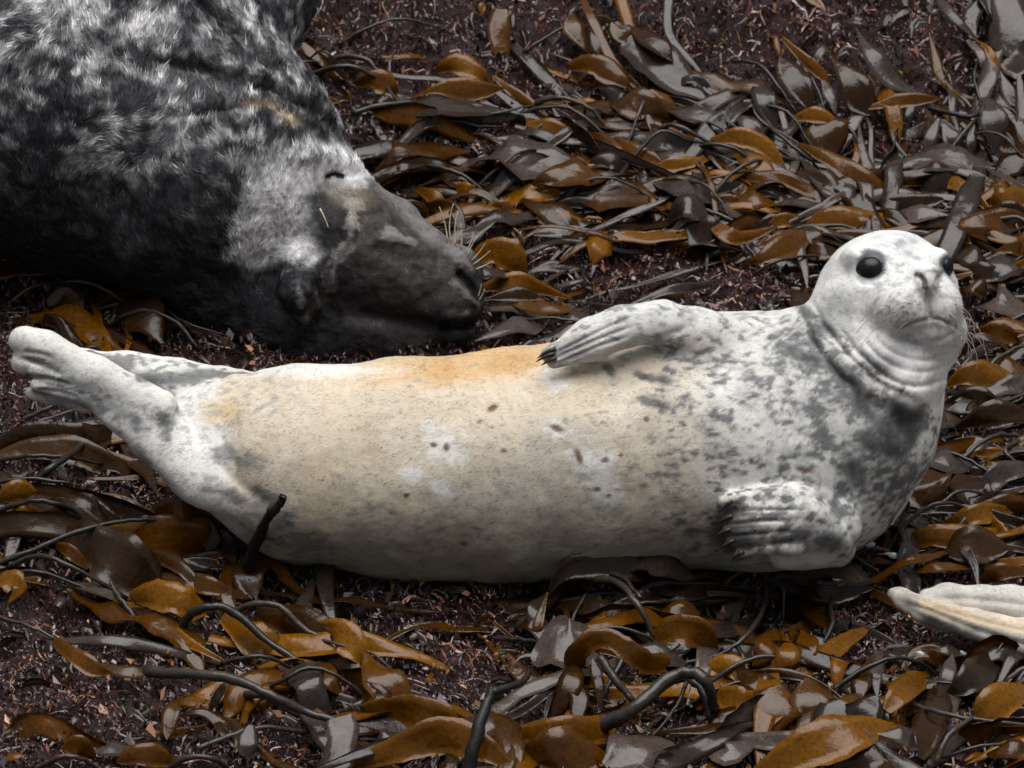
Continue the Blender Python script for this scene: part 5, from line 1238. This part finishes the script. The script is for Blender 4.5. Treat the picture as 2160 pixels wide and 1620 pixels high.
for (x0, x1), (y0, y1), n, ang, spr, w, L in REG:
    for k in range(n):
        m, tone = rnd.choice([(['kelp', 'kelp_sheen_grey', 'kelp_dark', 'kelp_amber', 'kelp_sheen_grey'], 'brown'), (['kelp', 'kelp_sheen_grey', 'kelp_amber'], 'orange-brown'), (['kelp_dark', 'kelp_dark', 'kelp', 'kelp_sheen_grey'], 'dark brown')])
        filler(rnd.uniform(x0, x1), rnd.uniform(y0, y1), rnd.choice([3, 4, 5, 6, 7]), ang, spr, w*rnd.uniform(0.75, 1.2), L*rnd.uniform(0.7, 1.25), m, tone)

# ------------------------------------------------------------------ torn scraps of weed littering the turf: beyond counting
def scraps():
    mats = ['kelp', 'kelp_dark', 'kelp_sheen_grey', 'kelp_amber', 'stipe']
    for mi, (mat, n, nm, lab) in enumerate([('kelp', 800, 'kelp_scraps', 'torn brown kelp scraps littering the turf'), ('kelp_sheen_grey', 1100, 'grey_weed_scraps', 'torn grey wet weed scraps littering the turf'), ('kelp_dark', 700, 'dark_weed_scraps', 'small dark weed scraps littering the turf'), ('kelp_amber', 260, 'amber_weed_scraps', 'tiny amber weed scraps littering the turf')]):
        VV, FF, off = [], [], 0
        for _ in range(n):
            y = rnd.uniform(-1.1, 2.9); x = rnd.uniform(-1, 1)*(1.2+0.06*y); a = rnd.uniform(0, 6.28); L = rnd.uniform(0.02, 0.075)
            pts = []; px_, py_ = x, y; h0 = rnd.uniform(0.004, 0.02)
            for j in range(4):
                pts.append(np.array([px_, py_, gz(px_, py_)+0.016+h0*math.sin(j*1.1)])); a += rnd.gauss(0, 0.4); px_ += math.cos(a)*L/3; py_ += math.sin(a)*L/3
            w = rnd.uniform(0.005, 0.022)
            V, F = frame_ribbon(pts, [w*.6, w, w*.9, w*.3], [rnd.uniform(-10, 70)]*4, rnd, ruffle=0.2, cols=2)
            VV.append(V); FF.append(np.array(F)+off); off += len(V)
        o = link(nm, mesh_np(nm, np.concatenate(VV), np.concatenate(FF)), MAT[mat]); o['kind'] = 'stuff'; o['label'] = lab; o['category'] = 'seaweed'
scraps()

# ------------------------------------------------------------------ limpet shells and wet chips catching the light
def shell(px, py, r, label, ang):
    c = hit(px, py, 0.045); r *= 0.75
    bm = bmesh.new(); seg = 12
    rings = [(1.0, 0.0), (0.8, 0.28), (0.5, 0.5), (0.2, 0.62)]
    vs = []
    for rr, z in rings:
        vs.append([bm.verts.new((math.cos(2*math.pi*k/seg)*rr*r*1.5*(1+0.16*math.sin(2.3*k+ang)), math.sin(2*math.pi*k/seg)*rr*r*0.8, z*r)) for k in range(seg)])
    for a, b in zip(vs[:-1], vs[1:]):
        for k in range(seg): bm.faces.new((a[k], a[(k+1) % seg], b[(k+1) % seg], b[k]))
    bm.faces.new(vs[-1]); bm.faces.new(vs[0][::-1])
    me = bpy.data.meshes.new('shell'); bm.to_mesh(me); bm.free()
    o = link('shell', me, MAT['shell']); o.location = Vector(c); o.rotation_euler = (0.5, 0.2, math.radians(ang))
    o['label'] = label; o['category'] = 'shell'; o['group'] = 'bluish white shells among the kelp'
for a in [(1835, 1148, 0.013, 'long bluish white shell just right of the pale seal\'s chest bottom', 40), (1886, 1172, 0.013, 'rounded white shell above the pair in the dark gap', 0), (1892, 1202, 0.015, 'larger pale shell below the rounded white one', -40),
          (1955, 1364, 0.011, 'small white shell under the third seal\'s flipper', -20), (1942, 1378, 0.009, 'tiny white shell left of the one under the flipper', -20), (2028, 1378, 0.011, 'slanted white shell right of the one under the flipper', -15), (2068, 1390, 0.010, 'bent white shell furthest right under the flipper', 30)]:
    shell(*a)
tick('end')
print('OBJ', len(bpy.data.objects), 'kelp', sum(o.name.startswith('kelp_plant') for o in bpy.data.objects), 'tris', sum(len(m.polygons)*2 for m in bpy.data.meshes))
